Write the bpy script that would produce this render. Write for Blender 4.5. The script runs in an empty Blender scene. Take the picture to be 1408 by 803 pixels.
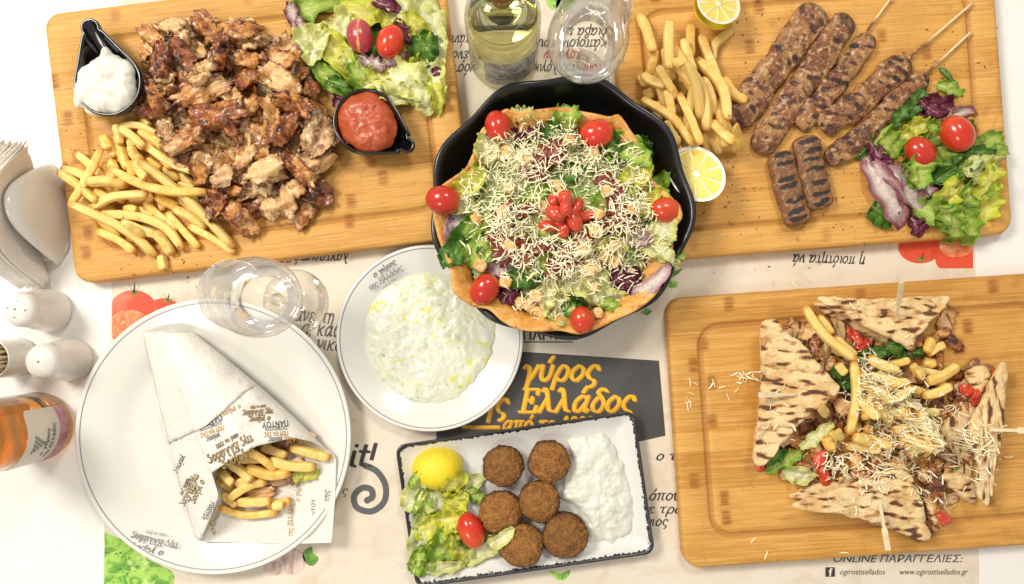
import bpy, math, random
import numpy as np
from mathutils import noise as mn, Vector
random.seed(7); np.random.seed(7)
R = math.radians
pi = math.pi
scene = bpy.context.scene
col = scene.collection
# ------------------------------------------------------------------ camera, world, light
HC = 0.80            # camera height above the table
FPX = 1082.0         # focal length in photo pixels
NX, NY = 704.0, 450.0
cd = bpy.data.cameras.new('camera'); cam = bpy.data.objects.new('camera', cd); col.objects.link(cam)
cam.location = (0, 0, HC); cd.sensor_width = 36; cd.lens = 36 * FPX / 1408.0
cd.shift_y = (NY - 401.5) / 1408.0
cd.clip_start = 0.01; cd.clip_end = 50
scene.camera = cam
w = bpy.data.worlds.new('World'); scene.world = w; w.use_nodes = True
bg = w.node_tree.nodes['Background']; bg.inputs[0].default_value = (1.0, 0.955, 0.88, 1); bg.inputs[1].default_value = 0.44
def area(name, loc, tgt, size, power, color=(1, .95, .86), sy=None):
    l = bpy.data.lights.new(name, 'AREA'); l.energy = power; l.size = size; l.color = color
    if sy: l.shape = 'RECTANGLE'; l.size_y = sy
    o = bpy.data.objects.new(name, l); col.objects.link(o); o.location = loc
    d = Vector(tgt) - Vector(loc); o.rotation_euler = d.to_track_quat('-Z', 'Y').to_euler()
    return o
area('window_light', (-1.25, 0.75, 1.75), (0, 0, 0), 0.6, 34)
area('ceiling_lamp', (0.35, 1.25, 1.9), (0.1, 0, 0), 0.35, 14)
area('ceiling_lamp', (-0.9, -1.1, 1.7), (0, 0, 0), 0.4, 7)
scene.view_settings.view_transform = 'Standard'; scene.view_settings.look = 'None'
scene.view_settings.exposure = 0.14; scene.view_settings.gamma = 1
scene.cycles.max_bounces = 10; scene.cycles.transparent_max_bounces = 24
# ------------------------------------------------------------------ helpers
def P(px, py, z=0.0):
    k = (HC - z) / FPX
    return np.array([(px - NX) * k, (NY - py) * k, z])
def PS(n, z=0.0): return n * (HC - z) / FPX       # length in pixels -> metres at height z
def nz(x, y, z=0.0): return mn.noise(Vector((x, y, z)))
def fbm(x, y, z=0.0, o=3):
    s, a, f = 0, 1, 1
    for _ in range(o):
        s += a * mn.noise(Vector((x * f, y * f, z * f + 7.3 * _))); a *= .5; f *= 2.03
    return s
GR = 0.0015; GX0, GY0 = -0.66, -0.48
HG = np.zeros((900, 660))
def _ij(x, y):
    i = np.clip(((np.asarray(x) - GX0) / GR).astype(int), 1, HG.shape[0] - 2)
    j = np.clip(((np.asarray(y) - GY0) / GR).astype(int), 1, HG.shape[1] - 2)
    return i, j
def Hs(x, y):
    i, j = _ij(x, y); return HG[i, j]
def stamp(x, y, z, r=1):
    i, j = _ij(x, y)
    for a in range(-r, r + 1):
        for b in range(-r, r + 1):
            if r > 1 and a * a + b * b > r * r + .5: continue
            np.maximum.at(HG, (np.clip(i + a, 0, HG.shape[0] - 1), np.clip(j + b, 0, HG.shape[1] - 1)), z)
def inpoly(x, y, poly):
    x = np.asarray(x, float); y = np.asarray(y, float); ins = np.zeros(x.shape, bool); n = len(poly)
    for k in range(n):
        x0, y0 = poly[k][:2]; x1, y1 = poly[(k + 1) % n][:2]
        c = ((y0 > y) != (y1 > y)) & (x < (x1 - x0) * (y - y0) / ((y1 - y0) + 1e-12) + x0)
        ins ^= c
    return ins
def stamp_poly(poly, z, add=False):
    xs = GX0 + (np.arange(HG.shape[0]) + .5) * GR; ys = GY0 + (np.arange(HG.shape[1]) + .5) * GR
    X, Y = np.meshgrid(xs, ys, indexing='ij'); m = inpoly(X, Y, poly)
    HG[m] = np.maximum(HG[m], z)
def setp(o, label=None, cat=None, group=None, kind=None):
    if label: o['label'] = label
    if cat: o['category'] = cat
    if group: o['group'] = group
    if kind: o['kind'] = kind
    return o
def thing(name, label, cat, loc=(0, 0, 0), rz=0.0, group=None):
    o = bpy.data.objects.new(name, None); col.objects.link(o); o.empty_display_size = .02
    o.location = [float(v) for v in loc]; o.rotation_euler = (0, 0, rz)
    return setp(o, label, cat, group)
def add(name, V, F, m, parent=None, local=False, smooth=True, attrs=None, label=None, cat=None, group=None, kind=None):
    """one mesh object; vertices given in world metres (or in the parent's frame when local)"""
    V = np.asarray(V, float)
    me = bpy.data.meshes.new(name)
    if parent is not None:
        off = np.zeros(3) if local else np.array(parent['wloc']) if 'wloc' in parent else np.array(parent.location)
        org = np.array([V[:, 0].mean(), V[:, 1].mean(), V[:, 2].min()])
        Vl = V - org; loc = org - off
    else:
        org = np.array([V[:, 0].mean(), V[:, 1].mean(), V[:, 2].min()]); Vl = V - org; loc = org
    me.from_pydata(Vl.tolist(), [], [tuple(int(i) for i in f) for f in F])
    if smooth: me.polygons.foreach_set('use_smooth', [True] * len(me.polygons))
    if attrs:
        for k, a in attrs.items():
            at = me.attributes.new(k, 'FLOAT', 'POINT'); at.data.foreach_set('value', np.asarray(a, dtype=np.float32).ravel())
    me.materials.append(m); me.update()
    o = bpy.data.objects.new(name, me); col.objects.link(o); o.location = loc.tolist()
    if parent is not None: o.parent = parent
    return setp(o, label, cat, group, kind)
def gridF(nu, nv, cu=False, cv=False, off=0):
    F = []
    for i in range(nu if cu else nu - 1):
        for j in range(nv if cv else nv - 1):
            a, b = i * nv + j, ((i + 1) % nu) * nv + j
            c, d = ((i + 1) % nu) * nv + (j + 1) % nv, i * nv + (j + 1) % nv
            F.append((off + a, off + b, off + c, off + d))
    return F
def normals(G):
    du = np.gradient(G, axis=0); dv = np.gradient(G, axis=1)
    n = np.cross(du, dv); l = np.linalg.norm(n, axis=2, keepdims=True) + 1e-12
    return n / l
def solid_grid(G, t):
    """closed slab from an open grid G[nu,nv,3], thickness t"""
    nu, nv = G.shape[:2]; n = normals(G); n[n[..., 2] < 0] *= -1
    B = G - n * t
    V = np.concatenate([G.reshape(-1, 3), B.reshape(-1, 3)]); N = nu * nv
    F = gridF(nu, nv) + [tuple(reversed(f)) for f in gridF(nu, nv, off=N)]
    per = [i * nv for i in range(nu)] + [(nu - 1) * nv + j for j in range(1, nv)] + [i * nv + nv - 1 for i in range(nu - 2, -1, -1)] + [j for j in range(nv - 2, 0, -1)]
    for k in range(len(per)):
        a, b = per[k], per[(k + 1) % len(per)]; F.append((b, a, a + N, b + N))
    return V, F
def rings(Rg, cap0=True, cap1=True, closed=True):
    """loft of equal-length rings"""
    n = len(Rg[0]); V = np.concatenate([np.asarray(r, float) for r in Rg]); F = []
    for k in range(len(Rg) - 1):
        for j in range(n if closed else n - 1):
            a, b = k * n + j, k * n + (j + 1) % n
            F.append((a, b, b + n, a + n))
    if cap0: F.append(tuple(range(n - 1, -1, -1)))
    if cap1: F.append(tuple((len(Rg) - 1) * n + j for j in range(n)))
    return V, F
def lathe(prof, c=(0, 0, 0), n=64, cap0=False, cap1=False):
    a = np.arange(n) * 2 * pi / n
    return rings([np.stack([c[0] + r * np.cos(a), c[1] + r * np.sin(a), np.full(n, c[2] + z)], 1) for r, z in prof], cap0, cap1)
def catmull(pts, n=8, closed=False):
    pts = [np.asarray(p, float) for p in pts]
    if len(pts) == 2 and not closed: return [pts[0] + (pts[1] - pts[0]) * t / n for t in range(n + 1)]
    m = len(pts); out = []
    for i in range(m if closed else m - 1):
        if closed: p0, p1, p2, p3 = pts[i - 1], pts[i], pts[(i + 1) % m], pts[(i + 2) % m]
        else: p1, p2 = pts[i], pts[i + 1]; p0 = pts[i - 1] if i else 2 * p1 - p2; p3 = pts[i + 2] if i + 2 < m else 2 * p2 - p1
        for k in range(n):
            t = k / n
            out.append(.5 * (2 * p1 + (p2 - p0) * t + (2 * p0 - 5 * p1 + 4 * p2 - p3) * t * t + (3 * p1 - p0 - 3 * p2 + p3) * t ** 3))
    if not closed: out.append(pts[-1])
    return out
def resample(pts, n, closed=True):
    pts = [np.asarray(p, float)[:2] for p in pts]
    if closed: pts = pts + [pts[0]]
    d = np.cumsum([0] + [np.linalg.norm(pts[i + 1] - pts[i]) for i in range(len(pts) - 1)])
    s = np.linspace(0, d[-1], n, endpoint=not closed); A = np.array(pts)
    return np.stack([np.interp(s, d, A[:, 0]), np.interp(s, d, A[:, 1])], 1)
def tube(path, rad, n=10, ell=1.0):
    path = np.asarray(path, float); m = len(path); Rg = []
    for i in range(m):
        t = path[min(i + 1, m - 1)] - path[max(i - 1, 0)]; t /= np.linalg.norm(t) + 1e-12
        s = np.cross(t, (0, 0, 1)); ls = np.linalg.norm(s)
        s = s / ls if ls > 1e-4 else np.array([1., 0, 0]); u = np.cross(s, t)
        r = rad[i] if hasattr(rad, '__len__') else rad
        a = np.arange(n) * 2 * pi / n
        Rg.append(path[i] + np.outer(np.cos(a), s) * r + np.outer(np.sin(a), u) * r * ell)
    return rings(Rg)
def rrect(hx, hy, r, n=8):
    out = []
    for cx, cy, a0 in ((hx - r, hy - r, 0), (-hx + r, hy - r, 90), (-hx + r, -hy + r, 180), (hx - r, -hy + r, 270)):
        for k in range(n + 1):
            a = R(a0 + 90 * k / n); out.append((cx + r * math.cos(a), cy + r * math.sin(a)))
    return np.array(out)
# ------------------------------------------------------------------ materials
class NT:
    def __init__(s, name):
        s.m = bpy.data.materials.new(name); s.m.use_nodes = True; s.t = s.m.node_tree; s.b = s.t.nodes['Principled BSDF']
        s.out = s.t.nodes['Material Output']
    def n(s, typ, **kw):
        x = s.t.nodes.new(typ)
        for k, v in kw.items():
            if k.startswith('i_'):
                key = k[2:].replace('_', ' '); s.put(x.inputs[key], v)
            elif k.startswith('s_'): s.put(x.inputs[int(k[2:])], v)
            else: setattr(x, k, v)
        return x
    def put(s, sock, v):
        if isinstance(v, bpy.types.NodeSocket): s.t.links.new(v, sock)
        else:
            if sock.type == 'RGBA' and len(v) == 3: v = (*v, 1)
            sock.default_value = v
    def math(s, op, a, b=0.0, c=0.0, clamp=False):
        x = s.n('ShaderNodeMath', operation=op, use_clamp=clamp); s.put(x.inputs[0], a); s.put(x.inputs[1], b); s.put(x.inputs[2], c); return x.outputs[0]
    def ramp(s, f, lo, hi, a=0.0, b=1.0):
        x = s.n('ShaderNodeMapRange', interpolation_type='SMOOTHSTEP'); s.put(x.inputs[0], f); s.put(x.inputs[1], lo); s.put(x.inputs[2], hi); s.put(x.inputs[3], a); s.put(x.inputs[4], b); return x.outputs[0]
    def mix(s, f, a, b):
        x = s.n('ShaderNodeMix', data_type='RGBA'); s.put(x.inputs[0], f); s.put(x.inputs[6], a); s.put(x.inputs[7], b); return x.outputs[2]
    def coords(s, stretch=None, rnd=True):
        tc = s.n('ShaderNodeTexCoord').outputs['Object']
        if rnd:
            oi = s.n('ShaderNodeObjectInfo').outputs['Random']
            cx = s.n('ShaderNodeCombineXYZ', s_0=s.math('MULTIPLY', oi, 13.7), s_1=s.math('MULTIPLY', oi, 7.1), s_2=s.math('MULTIPLY', oi, 3.3))
            tc = s.n('ShaderNodeVectorMath', operation='ADD', s_0=tc, s_1=cx.outputs[0]).outputs[0]
        if stretch: tc = s.n('ShaderNodeMapping', s_0=tc, s_3=stretch).outputs[0]
        return tc
    def noise(s, scale, detail=3, rough=.55, dist=0.0, vec=None):
        return s.n('ShaderNodeTexNoise', i_Vector=vec if vec is not None else s.co, i_Scale=scale, i_Detail=detail, i_Roughness=rough, i_Distortion=dist).outputs[0]
    def voro(s, scale, vec=None, feat='F1'):
        return s.n('ShaderNodeTexVoronoi', feature=feat, i_Vector=vec if vec is not None else s.co, i_Scale=scale).outputs['Distance']
    def attr(s, name): return s.n('ShaderNodeAttribute', attribute_name=name).outputs['Fac']
    def rand(s): return s.n('ShaderNodeObjectInfo').outputs['Random']
    def bump(s, h, dist, strength=1.0):
        prev = s.b.inputs['Normal'].links[0].from_socket if s.b.inputs['Normal'].is_linked else None
        x = s.n('ShaderNodeBump', i_Height=h, i_Distance=dist, i_Strength=strength)
        if prev: s.t.links.new(prev, x.inputs['Normal'])
        s.t.links.new(x.outputs[0], s.b.inputs['Normal'])
def mat(name, base, layers=(), rough=.5, rough2=None, coat=0.0, sss=0.0, ssc=None, bumps=(), spec=.5, transl=0.0, stretch=None, rnd=True, jitter=0.0, metal=0.0):
    """layers: (spec, colour) with spec = (kind, scale/attr, lo, hi[, stretch]) mixed one over the other"""
    s = NT(name); s.co = s.coords(stretch, rnd); c = base
    if not isinstance(c, bpy.types.NodeSocket):
        x = s.n('ShaderNodeRGB'); x.outputs[0].default_value = (*base, 1); c = x.outputs[0]
    def fac(sp):
        if sp[0] == 'noise': f = s.noise(sp[1], 4, .6)
        elif sp[0] == 'noised': f = s.noise(sp[1], 5, .6, 1.2)
        elif sp[0] == 'stretch': f = s.noise(sp[1], 3, .6, 0, s.coords(sp[4], rnd))
        elif sp[0] == 'vor': f = s.voro(sp[1])
        elif sp[0] == 'attr': f = s.attr(sp[1])
        elif sp[0] == 'attrn':       # attribute broken up by noise
            f = s.math('ADD', s.attr(sp[1]), s.math('MULTIPLY', s.math('SUBTRACT', s.noise(sp[4], 4, .6), .5), sp[5]))
        elif sp[0] == 'rand': f = s.rand()
        elif sp[0] == 'rnoise':      # noise shifted by the object's random value
            f = s.math('ADD', s.noise(sp[1], 5, .6, .8), s.math('MULTIPLY', s.math('SUBTRACT', s.rand(), .5), sp[4]))
        return s.ramp(f, sp[2], sp[3])
    for sp, cc in layers:
        f = fac(sp)
        if len(cc) == 4: f = s.math('MULTIPLY', f, cc[3]); cc = cc[:3]
        c = s.mix(f, c, cc)
    if jitter:
        h = s.n('ShaderNodeHueSaturation', i_Value=s.math('ADD', 1 - jitter / 2, s.math('MULTIPLY', s.rand(), jitter)), i_Color=c); c = h.outputs[0]
    s.put(s.b.inputs['Base Color'], c)
    b = s.b.inputs
    b['Roughness'].default_value = rough; b['Specular IOR Level'].default_value = spec; b['Metallic'].default_value = metal
    if rough2 is not None:
        s.put(b['Roughness'], s.ramp(s.noise(rough2[0], 3), .35, .65, rough, rough2[1]))
    if coat: b['Coat Weight'].default_value = coat; b['Coat Roughness'].default_value = .12
    if sss:
        b['Subsurface Weight'].default_value = sss; b['Subsurface Scale'].default_value = .004
        b['Subsurface Radius'].default_value = ssc or (1, .5, .3)
    for bs in bumps:
        if bs[0] == 'v': s.bump(s.voro(bs[1]), bs[2], bs[3] if len(bs) > 3 else 1)
        elif bs[0] == 's': s.bump(s.noise(bs[1], 3, .6, 0, s.coords(bs[3], rnd)), bs[2])
        else: s.bump(s.noise(bs[0], 4, .6), bs[1])
    if transl:
        tr = s.n('ShaderNodeBsdfTranslucent', i_Color=c); mx = s.n('ShaderNodeMixShader', s_0=transl, s_1=s.b.outputs[0], s_2=tr.outputs[0])
        s.t.links.new(mx.outputs[0], s.out.inputs[0])
    return s.m
def thin_glass(name, tint=(1, 1, 1), edge=.35):
    s = NT(name); t = s.t; t.nodes.remove(s.b)
    lw = s.n('ShaderNodeLayerWeight', i_Blend=.5)
    fr = s.n('ShaderNodeFresnel', i_IOR=1.5)
    dark = s.mix(s.ramp(lw.outputs['Facing'], .75, 1.0), tint, tuple(v * .62 for v in tint))
    tr = s.n('ShaderNodeBsdfTransparent', i_Color=dark); gl = s.n('ShaderNodeBsdfGlossy', i_Color=(1, 1, 1), i_Roughness=.02)
    f = s.math('MULTIPLY', fr.outputs[0], edge * 2, clamp=True)
    mx = s.n('ShaderNodeMixShader', s_0=f, s_1=tr.outputs[0], s_2=gl.outputs[0])
    t.links.new(mx.outputs[0], s.out.inputs[0]); return s.m
def liquid(name, tint, ior=1.33):
    s = NT(name); b = s.b.inputs
    b['Base Color'].default_value = (*tint, 1); b['Transmission Weight'].default_value = 1; b['Roughness'].default_value = 0.0; b['IOR'].default_value = ior
    return s.m
def bamboo():
    s = NT('bamboo'); s.co = s.coords(None, True)
    sp = s.n('ShaderNodeSeparateXYZ', s_0=s.n('ShaderNodeTexCoord').outputs['Object'])
    rn = s.math('MULTIPLY', s.rand(), 50.0)
    y = s.math('MULTIPLY', sp.outputs[1], 52.0); row = s.math('FLOOR', y)
    row = s.math('ADD', row, rn)
    wn = s.n('ShaderNodeTexWhiteNoise', noise_dimensions='1D', i_W=row)
    wn2 = s.n('ShaderNodeTexWhiteNoise', noise_dimensions='1D', i_W=s.math('ADD', row, 31.7))
    c = s.mix(s.ramp(wn.outputs[0], 0, 1), (.73, .39, .090), (.55, .252, .044))
    g1 = s.noise(1.0, 3, .6, 0, s.coords((14, 420, 60)))
    c = s.mix(s.ramp(g1, .35, .75), c, (.76, .43, .125))
    g2 = s.noise(1.0, 2, .6, 0, s.coords((25, 1500, 200)))
    c = s.mix(s.math('MULTIPLY', s.ramp(g2, .48, .72), .75), c, (.42, .18, .035))
    big = s.noise(9, 3, .6)
    c = s.mix(s.math('MULTIPLY', s.ramp(big, .45, .75), .45), c, (.56, .27, .06))
    # growth nodes of the bamboo strips
    xx = s.math('ADD', s.math('MULTIPLY', sp.outputs[0], 7.6), s.math('MULTIPLY', wn2.outputs[0], 1.0))
    fx = s.math('ABSOLUTE', s.math('SUBTRACT', s.math('FRACT', xx), .5))
    fx = s.math('ADD', fx, s.math('MULTIPLY', s.math('SUBTRACT', s.noise(150, 3), .5), .035))
    k = s.ramp(fx, .012, .058, 1, 0)
    fy = s.math('ABSOLUTE', s.math('SUBTRACT', s.math('FRACT', y), .5)); k = s.math('MULTIPLY', k, s.ramp(fy, .3, .48, 1, 0))
    k = s.math('MULTIPLY', k, s.ramp(g1, .25, .6, .35, 1)); k = s.math('MULTIPLY', k, s.ramp(wn2.outputs[0], .35, .6, .0, 1.0)); k = s.math('MULTIPLY', k, s.ramp(g2, .25, .6, .45, 1))
    c = s.mix(k, c, (.34, .115, .02))
    # thin seams between strips, scratches
    seam = s.ramp(fy, .485, .5); c = s.mix(s.math('MULTIPLY', seam, .35), c, (.36, .16, .04))
    sc = s.noise(1, 2, .5, 0, s.coords((900, 60, 60))); m2 = s.noise(10, 2)
    c = s.mix(s.math('MULTIPLY', s.math('MULTIPLY', s.ramp(sc, .68, .74), s.ramp(m2, .46, .58)), .75), c, (.33, .14, .04))
    st = s.noise(22, 4, .7, 1.5); c = s.mix(s.math('MULTIPLY', s.ramp(st, .56, .70), .38), c, (.36, .15, .035))
    gv = s.attr('groove'); c = s.mix(s.math('MULTIPLY', gv, .55), c, (.33, .125, .028))
    s.put(s.b.inputs['Base Color'], c); s.b.inputs['Roughness'].default_value = .5
    s.b.inputs['Specular IOR Level'].default_value = .3; s.bump(g2, .0002); s.bump(g1, .0003)
    return s.m
M = {}
M['bamboo'] = bamboo()
M['table'] = mat('white_tabletop', (.86, .84, .80), [(('noise', 6, .4, .7), (.84, .81, .76))], rough=.35)
M['paper'] = mat('parchment_print', (.72, .63, .50), [(('noise', 9, .35, .65), (.77, .69, .57)), (('noised', 30, .50, .72), (.60, .46, .31, .45)), (('noise', 420, .70, .78), (.36, .25, .16, .6))], rough=.6, rnd=False)
M['ink'] = mat('black_ink', (.035, .03, .028), rough=.6)
M['inkgrey'] = mat('grey_ink', (.10, .10, .10), rough=.6)
M['inkred'] = mat('red_ink', (.55, .05, .04), rough=.6)
M['inksoft'] = mat('plate_grey_print', (.17, .17, .18), rough=.3)
M['gold'] = mat('gold_ink', (.45, .26, .035), rough=.5)
M['banner'] = mat('banner_grey', (.060, .057, .056), [(('noise', 30, .4, .6), (.075, .071, .069))], rough=.55)
M['yellow'] = mat('yellow_print', (.86, .47, .02), rough=.5)
M['orange'] = mat('ochre_print', (.58, .24, .012), rough=.5)
M['china'] = mat('white_china', (.77, .745, .68), rough=.16, coat=.4)
M['china2'] = mat('white_ceramic', (.77, .74, .68), rough=.22, coat=.3)
M['line'] = mat('grey_rim_line', (.22, .23, .27), rough=.3)
M['black'] = mat('black_glaze', (.006, .006, .007), rough=.12, coat=.6)
M['blackpan'] = mat('black_melamine', (.010, .010, .010), [(('noise', 60, .4, .7), (.014, .014, .014))], rough=.28, spec=.6, bumps=[(500, .00008)])
M['fry'] = mat('fried_potato', (.89, .65, .21), [(('rnoise', 110, .47, .72, .35), (.83, .48, .09)), (('noise', 260, .45, .70), (.90, .66, .22, .6)), (('attrn', 'end', .55, 1.05, 300, .5), (.60, .25, .03, .85)), (('noise', 900, .70, .78), (.14, .07, .02, .5))],
                rough=.34, rough2=(300, .55), sss=.25, bumps=[(600, .0003), (160, .0006)], jitter=.12)
M['fryp'] = mat('fried_potato_pale', (.88, .63, .21), [(('rnoise', 110, .47, .72, .35), (.82, .50, .11)), (('attrn', 'end', .6, 1.05, 300, .5), (.58, .28, .05, .7))],
                rough=.34, sss=.25, bumps=[(600, .0003), (160, .0006)], jitter=.12)
M['meat'] = mat('gyros_meat', (.80, .50, .22), [(('rnoise', 60, .38, .56, .40), (.60, .25, .05)), (('rnoise', 80, .52, .62, .40), (.30, .075, .013)), (('rnoise', 100, .61, .70, .30), (.06, .014, .006)), (('attrn', 'edge', .74, 1.0, 200, .8), (.24, .075, .022, .8)), (('noise', 420, .58, .70), (.74, .52, .31, .55))],
                rough=.26, rough2=(220, .5), coat=.5, bumps=[(180, .0014), (800, .0005)])
M['meatp'] = mat('pale_gyros_meat', (.76, .50, .26), [(('rnoise', 110, .46, .68, .35), (.54, .30, .13)), (('rnoise', 150, .52, .68, .30), (.23, .095, .045)), (('noise', 420, .58, .70), (.70, .52, .36, .5))],
                 rough=.34, rough2=(220, .6), coat=.4, bumps=[(180, .0012), (800, .0005)])
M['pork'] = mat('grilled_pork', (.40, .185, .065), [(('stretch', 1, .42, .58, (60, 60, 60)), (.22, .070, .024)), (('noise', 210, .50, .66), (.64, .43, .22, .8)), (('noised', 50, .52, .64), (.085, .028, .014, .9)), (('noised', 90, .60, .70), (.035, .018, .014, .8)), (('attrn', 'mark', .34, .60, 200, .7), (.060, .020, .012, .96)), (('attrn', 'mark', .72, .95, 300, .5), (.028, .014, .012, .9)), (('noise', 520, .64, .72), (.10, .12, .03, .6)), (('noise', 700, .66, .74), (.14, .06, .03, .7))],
                rough=.38, rough2=(200, .65), coat=.12, bumps=[(180, .0028), (600, .0010)])
M['mince'] = mat('grilled_mince', (.22, .090, .036), [(('noise', 220, .46, .66), (.40, .20, .085)), (('attrn', 'mark', .45, .7, 200, .5), (.022, .014, .012, .95)), (('noise', 520, .62, .70), (.40, .38, .12, .6))], rough=.5, coat=.1, bumps=[(380, .0016), (900, .0006)])
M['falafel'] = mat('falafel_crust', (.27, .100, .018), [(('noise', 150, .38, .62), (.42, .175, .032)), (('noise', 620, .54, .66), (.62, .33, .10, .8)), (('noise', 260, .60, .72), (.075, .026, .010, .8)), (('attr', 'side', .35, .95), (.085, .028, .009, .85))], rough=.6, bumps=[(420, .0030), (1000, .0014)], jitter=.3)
M['pita'] = mat('pita_bread', (.82, .62, .32), [(('noise', 55, .44, .64), (.70, .44, .18)), (('noise', 22, .5, .7), (.82, .66, .42, .7)), (('attrn', 'char', .36, .68, 150, .75), (.50, .235, .075, .95)), (('attrn', 'char', .66, .82, 210, .6), (.10, .038, .016, .95)), (('noise', 260, .64, .72), (.40, .17, .05, .7)), (('noise', 300, .62, .72), (.86, .70, .46, .5))], rough=.62, sss=.1, bumps=[(110, .0020), (400, .0008)])
M['tort'] = mat('fried_tortilla', (.62, .27, .045), [(('noised', 38, .36, .62), (.76, .43, .12)), (('noised', 60, .52, .68), (.50, .17, .022)), (('noise', 300, .6, .7), (.80, .55, .25, .4))], rough=.40, rough2=(100, .6), bumps=[(90, .0022), (400, .0005)], rnd=False)
M['tomato'] = mat('cherry_tomato', (.56, .030, .012), [(('noise', 50, .45, .7), (.62, .075, .018)), (('attr', 'stem', .82, 1.0), (.70, .22, .04))], rough=.2, coat=.3, sss=.15, ssc=(1, .3, .1), jitter=.3, bumps=[(40, .0006)])
M['tomcut'] = mat('cut_tomato', (.62, .05, .02), [(('noise', 160, .5, .7), (.72, .16, .06))], rough=.18, coat=.5, sss=.2, ssc=(1, .3, .1), bumps=[(200, .0005)])
M['tompur'] = mat('tomato_flesh_side', (.42, .045, .06), [(('attrn', 'vein', .45, .8, 300, .5), (.72, .30, .10)), (('noise', 120, .5, .7), (.55, .12, .13, .6))], rough=.2, coat=.4, bumps=[(200, .0006)])
def leafmat(name, c_in, c_out, rib, spot=None):
    L = [(('attrn', 'edge', .15, .95, 60, .35), c_out), (('noise', 190, .52, .72), tuple(v * .72 for v in c_out) + (.4,)), (('attrn', 'rib', .45, .95, 90, .2), rib)]
    if spot: L.append((('noised', 90, .5, .66), spot))
    return mat(name, c_in, L, rough=.32, coat=.15, transl=.26, jitter=.2, bumps=[(130, .0010), ('s', 1, .0012, (60, 420, 60))])
M['ice'] = leafmat('iceberg_leaf', (.86, .85, .50), (.76, .77, .25), (.90, .89, .70))
M['yel'] = leafmat('yellow_lettuce_leaf', (.84, .78, .16), (.66, .70, .05), (.90, .87, .45))
M['green'] = leafmat('green_lettuce_leaf', (.52, .62, .12), (.26, .45, .04), (.74, .80, .38))
M['dark'] = leafmat('dark_green_leaf', (.15, .31, .04), (.06, .18, .022), (.38, .50, .17))
M['rad'] = leafmat('radicchio_leaf', (.22, .035, .07), (.12, .014, .035), (.70, .50, .50))
M['radpale'] = leafmat('pale_radicchio_leaf', (.76, .64, .57), (.30, .075, .11), (.84, .78, .66), (.52, .26, .27, .45))
M['onion'] = leafmat('onion_slice', (.80, .70, .62), (.55, .30, .36), (.86, .80, .70))
M['cheese'] = mat('grated_cheese', (.94, .86, .56), [(('noise', 200, .4, .7), (.95, .91, .70))], rough=.6, spec=.2, rnd=False)
M['crouton'] = mat('crouton', (.80, .54, .24), [(('noise', 160, .45, .62), (.62, .30, .07)), (('noise', 420, .6, .7), (.86, .68, .40, .6))], rough=.6, bumps=[(400, .001)])
M['redsauce'] = mat('red_pepper_sauce', (.46, .075, .022), [(('noise', 170, .45, .7), (.56, .13, .04)), (('noise', 600, .62, .7), (.70, .25, .10, .5))], rough=.22, coat=.3, sss=.1, bumps=[(200, .0012), (700, .0004)])
M['dried'] = mat('sun_dried_tomato', (.20, .028, .012), [(('noise', 150, .45, .68), (.36, .055, .022))], rough=.25, coat=.4, bumps=[(260, .0015)])
M['cream'] = mat('creamy_white_sauce', (.80, .765, .67), [(('noise', 320, .66, .74), (.42, .46, .30, .6))], rough=.38, sss=.3, bumps=[(60, .0010)])
M['tzatziki'] = mat('tzatziki', (.76, .755, .64), [(('noise', 26, .42, .66), (.75, .75, .54)), (('noised', 95, .54, .62), (.58, .66, .42, .75)), (('noised', 48, .575, .63), (.72, .68, .12, .85)), (('noise', 170, .66, .70), (.20, .27, .17, .75))], rough=.24, coat=.3, sss=.1, bumps=[(60, .0014), (200, .0006)])
M['cream2'] = mat('yogurt_dip', (.76, .74, .65), [(('noised', 130, .60, .68), (.56, .62, .44, .6)), (('noise', 330, .69, .75), (.20, .24, .18, .6))], rough=.26, coat=.3, sss=.2, bumps=[(70, .0020), (220, .0009)])
M['rind'] = mat('lemon_rind', (.88, .69, .02), [(('noise', 40, .45, .7), (.80, .66, .03))], rough=.34, bumps=[('v', 900, .0004), (300, .0004)])
M['rindg'] = mat('greenish_lemon_rind', (.88, .72, .03), [(('noise', 40, .5, .7), (.78, .70, .03))], rough=.34, bumps=[('v', 900, .0004)])
M['flesh'] = mat('lemon_flesh', (.88, .68, .10), [(('noise', 420, .45, .7), (.90, .77, .30)), (('attr', 'pith', .3, .8), (.90, .87, .72))], rough=.2, coat=.4, sss=.2, bumps=[(500, .0007)])
M['stone'] = mat('speckled_stoneware', (.72, .70, .66), [(('noise', 500, .60, .70), (.58, .56, .52, .6)), (('attrn', 'edge', .74, .80, 300, .95), (.022, .022, .026))], rough=.25, coat=.25, bumps=[(420, .0005)])
M['wrap'] = mat('greaseproof_paper', (.86, .83, .75), [(('noise', 45, .38, .66), (.82, .79, .72)), (('noised', 110, .55, .72), (.72, .70, .66, .4))], rough=.42, transl=.12, bumps=[(45, .0030), (150, .0010)])
M['napkin'] = mat('paper_napkin', (.86, .82, .75), [(('stretch', 1, .45, .7, (20, 300, 20)), (.78, .72, .65, .5))], rough=.8, bumps=[(160, .0008)])
M['pick'] = mat('pale_wood', (.80, .66, .43), [(('noise', 120, .4, .7), (.72, .55, .32))], rough=.6)
M['stick'] = mat('bamboo_skewer', (.78, .62, .36), [(('attr', 'char', .2, .8), (.20, .08, .03)), (('noise', 200, .5, .7), (.66, .47, .22))], rough=.6)
M['glass'] = thin_glass('clear_glass', (.99, .99, .985))
M['bglass'] = thin_glass('bottle_glass', (.97, .97, .93))
M['wine'] = liquid('white_wine', (1.0, .97, .55))
M['rose'] = liquid('amber_rose_wine', (.95, .37, .04))
M['cork'] = mat('brown_cork', (.24, .075, .02), [(('noise', 90, .4, .7), (.42, .17, .05))], rough=.5)
M['label'] = mat('wine_label_paper', (.55, .54, .50), [(('noised', 120, .50, .56), (.22, .21, .20, .8))], rough=.6)
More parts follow.
